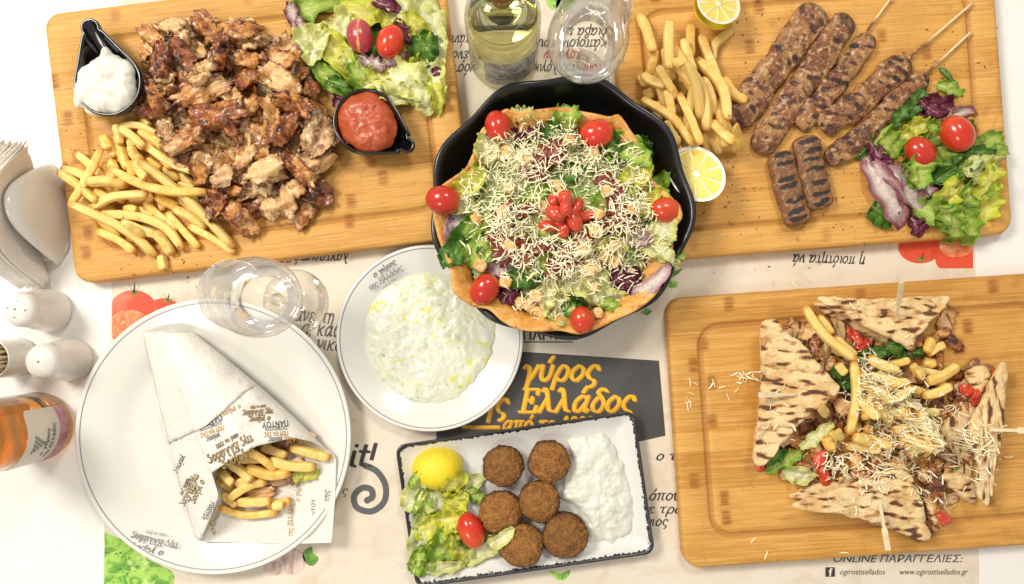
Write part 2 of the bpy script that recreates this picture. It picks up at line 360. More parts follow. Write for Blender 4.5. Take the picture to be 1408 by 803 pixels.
M['labelp'] = mat('cream_label_paper', (.74, .66, .56), rough=.6)
M['labelpink'] = mat('pink_label_band', (.52, .20, .26), [(('noise', 120, .4, .6), (.62, .34, .40))], rough=.6)
M['hole'] = mat('dark_hole', (.03, .025, .02), rough=.8)
M['herb'] = mat('dried_herb', (.10, .075, .025), [(('rand', 0, 0, 1), (.12, .10, .03))], rough=.8)
# ------------------------------------------------------------------ lettering (broad-nib pen strokes and outlines)
O_ = [(.45, 1), (.1, .62), (.12, .22), (.42, 0), (.78, .38), (.76, .8)]
ACC = [(.52, 1.22), (.72, 1.58)]
GL = {
 'α': (1.12, [[(.9, .8), (.55, 1), (.14, .6), (.2, .08), (.5, .08), (.85, .6)], [(.93, 1), (.82, .3), (.9, .02), (1.08, .15)]]),
 'γ': (.95, [[(0, .82), (.16, 1), (.36, .75), (.42, .0), (.36, -.55)], [(.88, 1), (.72, .5), (.42, -.05)]]),
 'υ': (.95, [[(0, .82), (.14, 1), (.16, .35), (.38, .0), (.72, .28), (.8, 1)]]),
 'ρ': (.95, [[(.02, -.55), (.14, .45), (.48, 1), (.84, .68), (.72, .14), (.42, 0), (.18, .2)]]),
 'ο': (.92, [O_ + [O_[0]]]),
 'ς': (.85, [[(.8, .72), (.62, 1), (.3, .9), (.1, .5), (.3, .16), (.62, .02), (.66, -.25), (.42, -.42)]]),
 'σ': (1.0, [O_ + [O_[0]], [(.45, .98), (1.05, .98)]]),
 'Ε': (1.15, [[(.22, 0), (.22, 1.42)], [(0, 1.42), (.98, 1.42)], [(.22, .74), (.7, .74)], [(0, 0), (1.02, 0)], [(.96, 1.42), (.96, 1.1)], [(.98, 0), (1.04, .36)], [(.66, .92), (.66, .56)]]),
 'λ': (1.0, [[(.02, 1.3), (.16, 1.46), (.32, 1.2), (.66, .18), (.92, .06)], [(.40, .86), (.04, 0)]]),
 'δ': (.92, [[(.88, 1.28), (.6, 1.46), (.3, 1.24), (.6, .92), (.82, .5), (.62, .06), (.28, .06), (.1, .45), (.34, .86), (.56, .92)]]),
 'η': (.95, [[(0, .82), (.14, 1), (.14, 0)], [(.16, .6), (.46, 1), (.74, .8), (.7, -.5)]]),
 'τ': (.85, [[(0, .82), (.18, .98), (.84, .98)], [(.42, .98), (.36, .2), (.62, .04)]]),
 'π': (1.1, [[(0, .82), (.18, .98), (1.06, .98)], [(.32, .98), (.2, 0)], [(.78, .98), (.72, .15), (.95, .06)]]),
 'κ': (.9, [[(.1, 1), (.1, 0)], [(.78, .96), (.14, .45)], [(.3, .55), (.6, .05), (.82, .05)]]),
 'ν': (.85, [[(0, .86), (.14, 1), (.28, .04)], [(.28, .04), (.72, .55), (.74, 1)]]),
 'ε': (.85, [[(.76, .8), (.5, 1), (.18, .8), (.46, .54), (.1, .26), (.36, 0), (.76, .2)]]),
 'ι': (.45, [[(.14, 1), (.1, .22), (.34, .04)]]),
 'θ': (.9, [[(.5, 1.45), (.12, .75), (.35, 0), (.8, .7), (.5, 1.45)], [(.12, .72), (.8, .72)]]),
 'β': (.9, [[(.02, -.5), (.12, 1.0), (.5, 1.46), (.72, 1.15), (.4, .84), (.8, .45), (.5, 0), (.16, .15)]]),
 'μ': (1.05, [[(.02, -.5), (.16, 1)], [(.12, .25), (.4, 0), (.74, .3), (.78, 1)], [(.78, 1), (.76, .15), (.98, .08)]]),
 'χ': (.9, [[(0, .9), (.18, .98), (.6, -.38), (.84, -.4)], [(.8, 1), (.02, -.5)]]),
 'ω': (1.2, [[(.2, .92), (.06, .4), (.3, 0), (.55, .5), (.8, 0), (1.1, .45), (.95, .92)]]),
 'Λ': (1.15, [[(.0, 0), (.55, 1.42)], [(.55, 1.42), (1.05, 0)]]),
 'τη': (1, []),
 'i': (.5, [[(.12, 1), (.1, .2), (.34, .04)], [(.2, 1.36), (.22, 1.42)]]),
 't': (.65, [[(.3, 1.4), (.2, .25), (.5, .06)], [(0, 1), (.6, 1)]]),
 '!': (.5, [[(.24, 1.5), (.16, .5)], [(.12, .06), (.13, .1)]]),
 '1': (.7, [[(.1, 1.1), (.35, 1.4), (.35, 0)]]), '9': (.85, [[(.7, 1.0), (.4, .7), (.12, 1.05), (.4, 1.42), (.7, 1.1), (.6, .3), (.2, 0)]]),
 '3': (.8, [[(.1, 1.2), (.4, 1.42), (.66, 1.1), (.35, .76), (.7, .4), (.4, 0), (.08, .2)]]), '8': (.85, [[(.4, .76), (.14, 1.1), (.4, 1.42), (.66, 1.1), (.4, .76), (.1, .36), (.4, 0), (.72, .36), (.4, .76)]]),
 '.': (.35, [[(.12, .04), (.14, .06)]]), ',': (.35, [[(.16, .08), (.04, -.25)]]), '-': (1.6, [[(0, .5), (1.4, .5)]]), ' ': (.55, []),
}
for a, b in (('ά', 'α'), ('ύ', 'υ'), ('ό', 'ο'), ('έ', 'ε'), ('ή', 'η'), ('ί', 'ι'), ('ώ', 'ω')):
    sh = -.25 if b == 'ι' else 0
    GL[a] = (GL[b][0], GL[b][1] + [[(p[0] + sh, p[1]) for p in ACC]])
def hull(pts):
    pts = sorted(set((round(float(x), 7), round(float(y), 7)) for x, y in pts))
    def half(p):
        h = []
        for q in p:
            while len(h) > 1 and (h[-1][0] - h[-2][0]) * (q[1] - h[-2][1]) - (h[-1][1] - h[-2][1]) * (q[0] - h[-2][0]) <= 0: h.pop()
            h.append(q)
        return h
    return half(pts)[:-1] + half(pts[::-1])[:-1]
def pen_text(text, wx=.24, wy=.11, shear=.22, gap=.1, dz=2.5e-6):
    """returns verts (x,y,tiny z) and faces in x-height units"""
    V, F = [], []; x = 0; k = 0
    for ch in text:
        if ch not in GL: x += .6; continue
        wd, st = GL[ch]
        for s in st:
            pts = catmull([(p[0] * 1.0, p[1]) for p in s], 5) if len(s) > 2 else [np.array(p) for p in s]
            for i in range(len(pts) - 1):
                q = []
                for p in (pts[i], pts[i + 1]):
                    cx, cy = p[0] + x + p[1] * shear, p[1]
                    q += [(cx - wx / 2, cy - wy * .2), (cx - wx * .3, cy + wy / 2), (cx + wx / 2, cy + wy * .2), (cx + wx * .3, cy - wy / 2)]
                h = hull(q); n = len(V); k += 1
                V += [(a, b, k * dz) for a, b in h]; F.append(tuple(range(n, n + len(h))))
        x += wd + gap
    return np.array(V, float).reshape(-1, 3), F, x
def font_text(text, shear=0.0, bold=0.0, space=1.0):
    cu = bpy.data.curves.new('t', 'FONT'); cu.body = text; cu.shear = shear; cu.offset = bold; cu.size = 1; cu.space_character = space; cu.resolution_u = 2
    o = bpy.data.objects.new('t', cu); col.objects.link(o)
    me = bpy.data.meshes.new_from_object(o.evaluated_get(bpy.context.evaluated_depsgraph_get()))
    V = np.array([v.co[:] for v in me.vertices], float).reshape(-1, 3); F = [tuple(p.vertices) for p in me.polygons]
    bpy.data.objects.remove(o); bpy.data.curves.remove(cu); bpy.data.meshes.remove(me)
    if len(V): V[:, 0] -= V[:, 0].min()
    return V, F, V[:, 0].max() if len(V) else 1
def letter(text, px, py, size, m, parent, z=.001, ang=0.0, width=None, font=False, zf=None, name='lettering', flipx=False, **kw):
    """print with its baseline start at photo pixel (px,py); size = x-height (pen) or cap height (font) in px"""
    V, F, W = (font_text(text, **kw) if font else pen_text(text, **kw))
    if not len(V): return None
    V = V.copy(); u = size / (.72 if font else 1.0)
    sx = width / W if width else u
    if font: tz = np.arange(len(V)) * 0.0
    else: tz = V[:, 2]
    x = V[:, 0] * sx; y = V[:, 1] * u
    if zf is None:
        o = P(px, py, z); s = (HC - z) / FPX; c, sn = math.cos(R(ang)), math.sin(R(ang))
        W3 = np.stack([o[0] + (x * c - y * sn) * s, o[1] + (x * sn + y * c) * s, z + tz], 1)
    else: W3 = zf(x, y, tz)
    return add(name, W3, F, m, parent, smooth=False)
def flat_shape(pts_px, m, parent, name, z=.001, smooth_n=0, attrs=None):
    pts = [P(x, y, z) for x, y in pts_px]
    if smooth_n: pts = catmull(pts, smooth_n, True)
    return add(name, pts, [tuple(range(len(pts)))[::-1]], m, parent, smooth=False)
# ------------------------------------------------------------------ tabletop and printed paper
add('tabletop', *rings([[(-1.6, -1.2, -.03), (1.6, -1.2, -.03), (1.6, 1.2, -.03), (-1.6, 1.2, -.03)], [(-1.6, -1.2, 0), (1.6, -1.2, 0), (1.6, 1.2, 0), (-1.6, 1.2, 0)]]), M['table'], smooth=False, kind='structure')
ma, mb, mc, md = P(168, -60), P(1330, -60), P(1346, 850), P(140, 850)
me_ = P(154, 385); mf = P(1340, 340)
zz = .0006
matpoly = [ma, me_, md, mc, mf, mb]
mroot = thing('paper_placemat', 'beige printed paper covering the white table under the boards and plates', 'placemat', (0, 0, 0))
base = [(p[0], p[1], zz) for p in matpoly]; low = [(p[0], p[1], .0001) for p in matpoly]
add('sheet', *rings([low, base]), M['paper'], mroot, smooth=False)
Z1 = .0009
# dark banner with the house name
flat_shape([(600, 476), (906, 496), (915, 599), (880, 607), (600, 604)], M['banner'], mroot, 'dark_banner', Z1)
for (m_, dx, dy, dz) in (('orange', 1.6, 1.6, .0001), ('yellow', 0, 0, .0002)):
    letter('γύρος', 717 + dx, 523 + dy, 21, M[m_], mroot, Z1 + dz, width=106, wx=.27, wy=.14)
    letter('Ελλάδος', 714 + dx, 566 + dy, 22, M[m_], mroot, Z1 + dz, width=158, wx=.27, wy=.14)
    letter('της', 640 + dx, 569 + dy, 21, M[m_], mroot, Z1 + dz, width=58, wx=.27, wy=.14)
    letter('από το 1993', 690 + dx, 591 + dy, 13, M[m_], mroot, Z1 + dz, width=125, wx=.24, wy=.14)
    flat_shape([(635 + dx, 585 + dy), (687 + dx, 585 + dy), (687 + dx, 589 + dy), (635 + dx, 589 + dy)], M[m_], mroot, 'printed_rule', Z1 + dz)
letter('ΠΑΝΤΟΥ', 719, 467, 13, M['ink'], mroot, Z1, font=True, bold=.03, width=80)
flat_shape([(718, 469.5), (788, 469.5), (788, 471), (718, 471)], M['ink'], mroot, 'printed_rule', Z1)
letter('άνει τη', 405, 441, 14, M['inkgrey'], mroot, Z1, ang=-5, width=54, wx=.2)
letter('α, καθ', 413, 459, 14, M['inkgrey'], mroot, Z1, ang=-5, width=54, wx=.2)
letter('νικο', 434, 480, 13, M['inkgrey'], mroot, Z1, ang=-5, width=36, wx=.2)
letter('ς', 470, 680, 8, M['inkgrey'], mroot, Z1, wx=.2)
letter('it!', 481, 642, 21, M['ink'], mroot, Z1, wx=.34, wy=.2, width=36)
sw = catmull([(502, 640), (519, 649), (530, 668), (528, 690), (511, 703), (491, 698), (487, 682), (498, 671), (510, 673), (512, 683), (505, 688)], 10)
q = []; 
for i, p in enumerate(sw):
    t = sw[min(i + 1, len(sw) - 1)] - sw[max(i - 1, 0)]; t /= np.linalg.norm(t); q.append((p, np.array([-t[1], t[0]])))
top_ = [p + n_ * 4.2 for p, n_ in q]; bot_ = [p - n_ * 4.2 for p, n_ in q]
Vs = [P(a[0], a[1], Z1) for a in top_ + bot_]; nq = len(q)
e0 = [P(sw[0][0] + 4.2 * math.cos(a), sw[0][1] + 4.2 * math.sin(a), Z1 + 2e-5) for a in np.linspace(0, 2 * pi, 14)[:-1]]
e1 = [P(sw[-1][0] + 4.6 * math.cos(a), sw[-1][1] + 4.6 * math.sin(a), Z1 + 2e-5) for a in np.linspace(0, 2 * pi, 14)[:-1]]
add('printed_swirl', Vs + e0 + e1, [(i, i + 1, nq + i + 1, nq + i) for i in range(nq - 1)] + [tuple(range(2 * nq, 2 * nq + 13)), tuple(range(2 * nq + 13, 2 * nq + 26))], M['inkgrey'], mroot, smooth=False)
letter('ο τ', 902, 633, 9, M['ink'], mroot, Z1, width=28, wx=.24)
letter('όπου', 892, 688, 10, M['ink'], mroot, Z1, width=44, wx=.22)
letter('ε τρόπ', 890, 706, 9, M['ink'], mroot, Z1, width=60, wx=.22)
letter('νιος', 888, 723, 9, M['ink'], mroot, Z1, width=30, wx=.22)
# upside-down lettering for the guest opposite
letter('λαχταριστά', 479, 348, 10, M['ink'], mroot, Z1, ang=180, width=74, wx=.22)
letter('σαν', 403, 351, 10, M['inkred'], mroot, Z1, ang=180, width=27, wx=.24)
letter('η ποιότητα νά', 1190, 353, 10, M['ink'], mroot, Z1, ang=178, width=100, wx=.22)
for t_, x_, y_, w_, c_ in (('διαβάζεις', 835, 48, 66, 'ink'), ('πάντα', 648, 58, 36, 'ink'), ('τους', 765, 64, 34, 'ink'), ('κάποιον', 835, 64, 60, 'ink'), ('ένας', 645, 80, 32, 'ink'),
                           ('νόστιμο', 655, 98, 56, 'ink'), ('λογικών', 800, 80, 52, 'inkred'), ('του λογικά', 792, 98, 66, 'ink'), ('γένους', 842, 98, 42, 'inkred')):
    letter(t_.replace('Β', 'β'), x_, y_ - 10, 10, M[c_], mroot, Z1, ang=180, width=w_, wx=.22)
letter('ONLINE ΠΑΡΑΓΓΕΛΙΕΣ:', 1146, 773, 10, M['inkgrey'], mroot, Z1, font=True, shear=.25, bold=.012, width=178)
letter('ogirostisellados', 1155, 790, 8, M['ink'], mroot, Z1, font=True, shear=.2, width=62)
letter('www.ogirostisellados.gr', 1237, 790, 8, M['ink'], mroot, Z1, font=True, shear=.2, width=94)
flat_shape([(1135, 780), (1148, 780), (1148, 793), (1135, 793)], M['ink'], mroot, 'printed_logo', Z1)
letter('f', 1139.5, 792, 11, M['paper'], mroot, Z1 + .0004, font=True, bold=.03, name='logo_letter')
# printed vegetables
red = mat('printed_tomato_red', (.72, .075, .03), [(('noise', 28, .5, .7), (.80, .20, .11))], rough=.6)
redcut = mat('printed_tomato_slice', (.78, .17, .06), [(('noised', 90, .45, .6), (.80, .34, .14)), (('noise', 140, .58, .68), (.82, .55, .32))], rough=.6)
pgreen = mat('printed_green', (.09, .22, .03), [(('noise', 90, .4, .6), (.18, .40, .05))], rough=.6)
lett = mat('printed_lettuce', (.12, .33, .035), [(('noised', 55, .42, .56), (.36, .62, .10)), (('noised', 80, .55, .68), (.035, .12, .015)), (('noise', 40, .6, .7), (.60, .78, .26))], rough=.6)
garl = mat('printed_garlic', (.70, .55, .48), [(('stretch', 1, .45, .6, (300, 60, 60)), (.52, .33, .30)), (('noise', 60, .5, .7), (.82, .74, .68))], rough=.6)
def ell(cx, cy, rx, ry, n=28, clip=None, a0=0):
    pts = [(cx + rx * math.cos(a), cy + ry * math.sin(a)) for a in np.linspace(0, 2 * pi, n, endpoint=False)]
    if clip: pts = [(min(max(x, clip[0]), clip[2]), min(max(y, clip[1]), clip[3])) for x, y in pts]
    return pts
flat_shape(ell(183, 428, 34, 29, clip=(154, 0, 999, 999)), red, mroot, 'printed_tomato', Z1)
flat_shape(ell(178, 450, 30, 24, clip=(154, 0, 999, 999)), redcut, mroot, 'printed_tomato_slice', Z1 + .0003)
flat_shape(ell(225, 432, 26, 22), red, mroot, 'printed_tomato', Z1 - .00015)
def calyx(cx, cy, r, n=5, a0=0.3, sp=2 * pi):
    pts = []
    for k in range(n):
        a = a0 + sp * k / n
        pts += [(cx + 1.5 * math.cos(a - .35), cy + 1.5 * math.sin(a - .35)), (cx + r * math.cos(a), cy + r * math.sin(a)), (cx + 1.5 * math.cos(a + .35), cy + 1.5 * math.sin(a + .35))]
    flat_shape(pts, pgreen, mroot, 'printed_calyx', Z1 + .0005)
calyx(184, 404, 17, 7, pi, pi * 1.2); calyx(229, 415, 14, 6, pi, pi * 1.2)
flat_shape(ell(1265, 340, 30, 22, clip=(0, 0, 1338, 368)), red, mroot, 'printed_tomato', Z1)
flat_shape(ell(1318, 356, 32, 24, clip=(0, 0, 1338, 369)), red, mroot, 'printed_tomato', Z1 - .00015)
flat_shape(ell(1315, 338, 24, 16, clip=(0, 0, 1338, 999)), redcut, mroot, 'printed_tomato_slice', Z1 + .0003)
calyx(1267, 358, 15, 6, pi, pi * 1.2)
flat_shape([(144, 730), (150, 735), (175, 745), (205, 770), (236, 785), (240, 795), (236, 812), (143, 812)], lett, mroot, 'printed_lettuce', Z1)
flat_shape(ell(400, 772, 20, 18), garl, mroot, 'printed_garlic', Z1); flat_shape(ell(376, 782, 14, 9), garl, mroot, 'printed_garlic_clove', Z1 + .0003)
flat_shape([(416, 760), (428, 752), (430, 760), (438, 768), (430, 778), (420, 774)], pgreen, mroot, 'printed_parsley', Z1, 3)
for lf in ([(757, 12), (768, 10), (775, -4), (762, -10), (750, -4)], [(768, 18), (782, 12), (792, 0), (778, -8), (765, 2)], [(770, -10), (800, -4), (798, -22), (775, -20)], [(756, 784), (770, 789), (784, 784), (778, 796), (764, 796)]):
    flat_shape(lf, lett, mroot, 'printed_mint_leaf', Z1, 3)
flat_shape(ell(925, 391, 8, 5), lett, mroot, 'printed_olive', Z1); flat_shape([(918, 380), (928, 372), (940, 369), (932, 377), (922, 383)], pgreen, mroot, 'printed_olive_leaf', Z1)
flat_shape([(880, 430), (888, 424), (897, 428), (890, 434)], pgreen, mroot, 'printed_olive_leaf', Z1)
HG[:] = .0006
# ------------------------------------------------------------------ cutting boards
BT = .018
def board(bl, br, hx, hy, label, inset):
    """bl / br: photo pixels of the left and right ends of the near edge (board top)"""
    p0, p1 = P(*bl, BT), P(*br, BT); d = p1 - p0; a = math.atan2(d[1], d[0]); ux = np.array([math.cos(a), math.sin(a)]); uy = np.array([-ux[1], ux[0]])
    c = p0[:2] + ux * hx + uy * hy
    r = thing('cutting_board', label, 'cutting board', (c[0], c[1], .0012), a)
    prof = [(0.003, 0, 0), (.0012, .0006, 0), (0, .003, 0), (0, BT - .0035, 0), (.0012, BT - .0012, 0), (.0035, BT - .0002, 0), (.006, BT, 0),
            (inset - .0006, BT, 0), (inset + .0004, BT - .0008, .5), (inset + .002, BT - .0026, 1), (inset + .0042, BT - .0026, 1), (inset + .0058, BT - .0008, .5), (inset + .0068, BT, 0), (inset + .012, BT, 0)]
    Rg, at = [], []
    for ins, z, g in prof:
        rr = .017 if ins < .01 else .024 - (ins - inset) * .9
        q = rrect(hx - ins, hy - ins, max(rr - (ins if ins < .01 else 0), .004), 8)
        Rg.append(np.column_stack([q, np.full(len(q), z - .0012)])); at += [g] * len(q)
    V, F = rings(Rg)
    add('board_slab', V, F, M['bamboo'], r, local=True, attrs={'groove': at})
    poly = [c + ux * sx * hx + uy * sy * hy for sx, sy in ((-1, -1), (1, -1), (1, 1), (-1, 1))]
    stamp_poly(poly, BT)
    return r, c, a, ux, uy
sc_ = (HC - BT) / FPX
board((103, 391), (655, 324), 555 * sc_ / 2, 375 * sc_ / 2, 'bamboo board at the upper left, under the gyros meat, fries and two sauce dishes', 40 * sc_)
board((868, 361), (1394, 321), 528 * sc_ / 2, 382 * sc_ / 2, 'bamboo board at the upper right, under the grilled skewers and lemon', 36 * sc_)
board((941, 783), (1494, 745), 555 * sc_ / 2, 374 * sc_ / 2, 'bamboo board at the lower right, under the pita wedges', 38 * sc_)
# ------------------------------------------------------------------ plates
def plate(px, py, rpx, zr, well, label, line_in):
    c = P(px, py, zr); Rr = rpx * (HC - zr) / FPX
    r = thing('plate', label, 'plate', (c[0], c[1], .0008))
    prof = [(0, .0015), (well * .6, .0012), (well * .82, .0008), (well * .84, .0), (well * .88, .0), (well * .92, .002), (well * 1.0, .006), (well * 1.06, zr * .46), (Rr - .004, zr - .0035), (Rr - .0006, zr - .0016), (Rr, zr - .0008), (Rr - .0008, zr), (Rr - .0025, zr - .0002),
            (Rr - .006, zr - .0012), (well * 1.10, zr * .52 + .002), (well * 1.02, zr * .40 + .001), (well * .94, .0055), (well * .85, .0035), (well * .6, .0030), (0, .0030)]
    V, F = lathe([(a, b + 0) for a, b in prof[1:-1]], (0, 0, 0), 128, True, True)
    add('plate_body', V + np.array([0, 0, .0]), F, M['china'], r, local=True)
    def zrim(q): return np.interp(q, [well * 1.10, Rr - .006, Rr - .0025], [zr * .52 + .002, zr - .0012, zr - .0002])
    q0, q1 = Rr - line_in, Rr - line_in + .0009
    V, F = lathe([(q0, zrim(q0) + .00015), (q1, zrim(q1) + .00015)], (0, 0, 0), 160)
    add('rim_line', V, F, M['line'], r, local=True)
    a = np.linspace(0, 2 * pi, 400, endpoint=False)
    for q in np.arange(0, Rr, .0012): stamp(c[0] + q * np.cos(a), c[1] + q * np.sin(a), .0008 + (.0032 if q < well * .85 else np.interp(q, [well * .85, well * .94, well * 1.1, Rr], [.0035, .0055, zr * .52 + .002, zr])), 1)
    return r, c, Rr, zrim
bp, bpc, bpR, bpz = plate(293, 600, 190, .021, .098, 'large white plate with a thin grey rim line, under the paper-wrapped gyros', .0052)
sp_, spc, spR, spz = plate(591, 465, 128.5, .016, .066, 'small white plate with grey printed rim, holding the tzatziki', .0040)
def plate_print(root, c, zr_, px, py, ang, k):
    for t, dx, dy, s, w_ in (('ο γύρος', 18, 15, 6.2, 44), ('της Ελλάδος', 0, 0, 6.6, 66)):
        ca, sa = math.cos(R(ang)), math.sin(R(ang)); x = px + (dx * ca + dy * sa * 1) * k; y = py - (dx * sa - dy * ca * -1) * k
        x = px + (dx * ca - dy * sa) * k; y = py - (dx * sa + dy * ca) * k
        letter(t, x, y, s * k, M['inksoft'], root, zr_, ang=ang, width=w_ * k, wx=.26, wy=.15)
    x = px + (20 * math.cos(R(ang)) + 9 * math.sin(R(ang))) * k; y = py - (20 * math.sin(R(ang)) - 9 * math.cos(R(ang))) * k
    letter('από το 1993', x, y, 3.2 * k, M['inksoft'], root, zr_ - .0003, ang=ang, width=28 * k, wx=.22)
plate_print(bp, bpc, .0205, 246, 748, 166, 1.0)
plate_print(sp_, spc, .0155, 509, 400, 33, .82)
# rectangular stoneware plate
def rect_plate():
    c = P(722, 686, .014); a = R(8.3); hx, hy = 333 * (HC - .016) / FPX / 2, 199 * (HC - .016) / FPX / 2
    r = thing('rectangular_plate', 'speckled white rectangular plate with a rough black edge, holding the falafel', 'plate', (c[0], c[1], .0008), a)
    prof = [(.022, 0, 0), (.018, 0, 0), (.003, .010, .9), (.0, .0145, 1.3), (.0004, .0158, 1.3), (.0018, .0158, 1.1), (.0032, .0145, .86), (.0050, .0130, .66), (.0075, .0112, .50), (.012, .0078, .28), (.020, .0045, 0), (.028, .0036, 0), (.045, .0034, 0)]
    Rg, at = [], []
    for ins, z, g in prof:
        q = rrect(hx - ins, hy - ins, max(.010 - ins * .3, .004), 6)
        Rg2 = []
        for k in range(4):
            for s in range(7): Rg2.append(q[k * 7 + s])
            p, n_ = q[k * 7 + 6], q[((k + 1) % 4) * 7]
            for s in range(1, 24): Rg2.append(p + (n_ - p) * s / 24)
        q = np.array(Rg2); Rg.append(np.column_stack([q, np.full(len(q), z)])); at += [g] * len(q)
    V, F = rings(Rg); add('plate_body', V, F, M['stone'], r, local=True, attrs={'edge': at})
    ca, sa = math.cos(a), math.sin(a)
    X, Y = np.meshgrid(np.linspace(-hx, hx, 200), np.linspace(-hy, hy, 130)); d = np.minimum(hx - abs(X), hy - abs(Y))
    stamp(c[0] + X * ca - Y * sa, c[1] + X * sa + Y * ca, .0008 + np.interp(d, [0, .012, .02], [.0155, .008, .0042]), 1)
rect_plate()
# ------------------------------------------------------------------ generic food builders
def blob(name, poly_px, z0, hfun, m, nr=26, na=120, cen=None, rag=.0, smooth_n=4, under=True, zbase=None, seed=0, **kw):
    """star-shaped mound: outline in photo pixels, height hfun(s, x, y, d) above z0; s = 0 centre .. 1 edge"""
    pts = [P(x, y, z0)[:2] for x, y in poly_px]
    if smooth_n: pts = [p[:2] for p in catmull(pts, smooth_n, True)]
    q = resample(pts, na)
    c = P(*cen, z0)[:2] if cen else q.mean(0)
    rr = np.linalg.norm(q - c, axis=1)
    Rg, S = [], []
    for k in range(nr):
        s = math.sin((k + .0) / (nr - 1) * pi / 2) if k else 0.004
        ring = []
        for j in range(na):
            rg = 1 + rag * fbm(q[j][0] * 90, q[j][1] * 90, seed, 3) * s
            x, y = c + (q[j] - c) * s * rg
            zb = z0 if zbase is None else zbase(x, y)
            ring.append((x, y, zb + hfun(s, x, y, (1 - s) * rr[j])))
        Rg.append(ring); S += [s] * na
    stamp(np.array([p[0] for r in Rg for p in r]), np.array([p[1] for r in Rg for p in r]), np.array([p[2] for r in Rg for p in r]), 2)
    last = [(p[0], p[1], min(p[2], (z0 if zbase is None else zbase(p[0], p[1])) + .0)) for p in Rg[-1]]
    if under: Rg.append([(c[0] + (p[0] - c[0]) * .985, c[1] + (p[1] - c[1]) * .985, p[2] - .0012) for p in last]); S += [1] * na
    V, F = rings(Rg, True, True)
    a = kw.pop('attrs', None)
    at = {'s': S}
    if a: at.update({k2: f(V, np.array(S)) for k2, f in a.items()})
    return add(name, V, F, m, attrs=at, **kw)
def fry(pts, w=9.4, mt=None, z_px=.03, **kw):
    w3 = [P(x, y, z_px)[:2] for x, y in pts]
    path = catmull(w3, 5) if len(w3) > 2 else catmull([w3[0], (w3[0] + w3[1]) / 2 + np.random.randn(2) * .0009, w3[1]], 5)
    path = resample(path, 12, False); n = len(path); wd = w * random.uniform(1.08, 1.34) * (HC - z_px) / FPX / 2; th = wd * random.uniform(.82, .98)
    H = Hs(path[:, 0], path[:, 1]); t = np.linspace(0, 1, n)
    a, b = H[:3].max(), H[-3:].max(); lin = a + (b - a) * t; dd = max(0, (H - lin).max()) * .72
    lin = lin + dd; lin = lin * .75 + np.maximum(lin, H) * .25
    lin = np.maximum(lin, BT * 0 + np.minimum(H, lin))
    tw = random.uniform(-.5, .5); tw2 = tw + random.uniform(-.5, .5); Rg, at = [], []; sd = random.uniform(0, 99)
    for i in range(n):
        d = path[min(i + 1, n - 1)] - path[max(i - 1, 0)]; d /= np.linalg.norm(d) + 1e-9; s = np.array([-d[1], d[0]])
        e = min(i, n - 1 - i); k = (.72, .93, 1.0)[min(e, 2)] * (1 + .10 * nz(sd, i * .45))
        ang = tw + (tw2 - tw) * t[i]; ring = []
        for j in range(12):
            al = 2 * pi * (j + .5) / 12; cx, sx = math.cos(al), math.sin(al)
            pw = .40; u = math.copysign(abs(cx) ** pw, cx) * wd; v = math.copysign(abs(sx) ** pw, sx) * th
            u, v = u * math.cos(ang) - v * math.sin(ang), u * math.sin(ang) + v * math.cos(ang)
            u *= k; v *= k
            ring.append((path[i][0] + s[0] * u, path[i][1] + s[1] * u, lin[i] + th * 1.02 + v + .0005 * nz(sd, i * .7, j)))
        Rg.append(ring); at += [1.0 if e == 0 else .55 if e == 1 else .0] * 12
    c0 = np.mean(Rg[0], 0); c1 = np.mean(Rg[-1], 0); ax = (c1 - c0) / (np.linalg.norm(c1 - c0) + 1e-9)
    Rg = [c0 + (np.array(Rg[0]) - c0) * .55 - ax * wd * .22] + Rg + [c1 + (np.array(Rg[-1]) - c1) * .55 + ax * wd * .22]; at = [1.0] * 12 + at + [1.0] * 12
    V, F = rings(Rg)
    ov = np.linspace(0, n - 1, n * 3); px_ = np.interp(ov, range(n), path[:, 0]); py_ = np.interp(ov, range(n), path[:, 1]); pz_ = np.interp(ov, range(n), lin) + th * 1.85
    stamp(px_, py_, pz_, max(1, int(wd / GR)))
    if 'lm' in kw:
        ln_ = sum(math.hypot(pts[i + 1][0] - pts[i][0], pts[i + 1][1] - pts[i][1]) for i in range(len(pts) - 1)); mx, my = (pts[0][0] + pts[-1][0]) / 2, (pts[0][1] + pts[-1][1]) / 2; an = math.degrees(math.atan2(-(pts[-1][1] - pts[0][1]), pts[-1][0] - pts[0][0])) % 180
        dr = 'level' if an < 20 or an > 160 else 'slanting up' if an < 70 else 'upright' if an < 110 else 'slanting down'
        kw['label'] = '%s %s french fry, %s, nearest the %s' % ('short' if ln_ < 24 else 'long' if ln_ > 48 else 'medium', 'bent' if len(pts) > 2 else 'straight', dr, near(kw.pop('lm'), mx, my)) + kw.pop('lmx', '')
    return add('french_fry', V, F, mt or M['fry'], attrs={'end': at}, **kw)
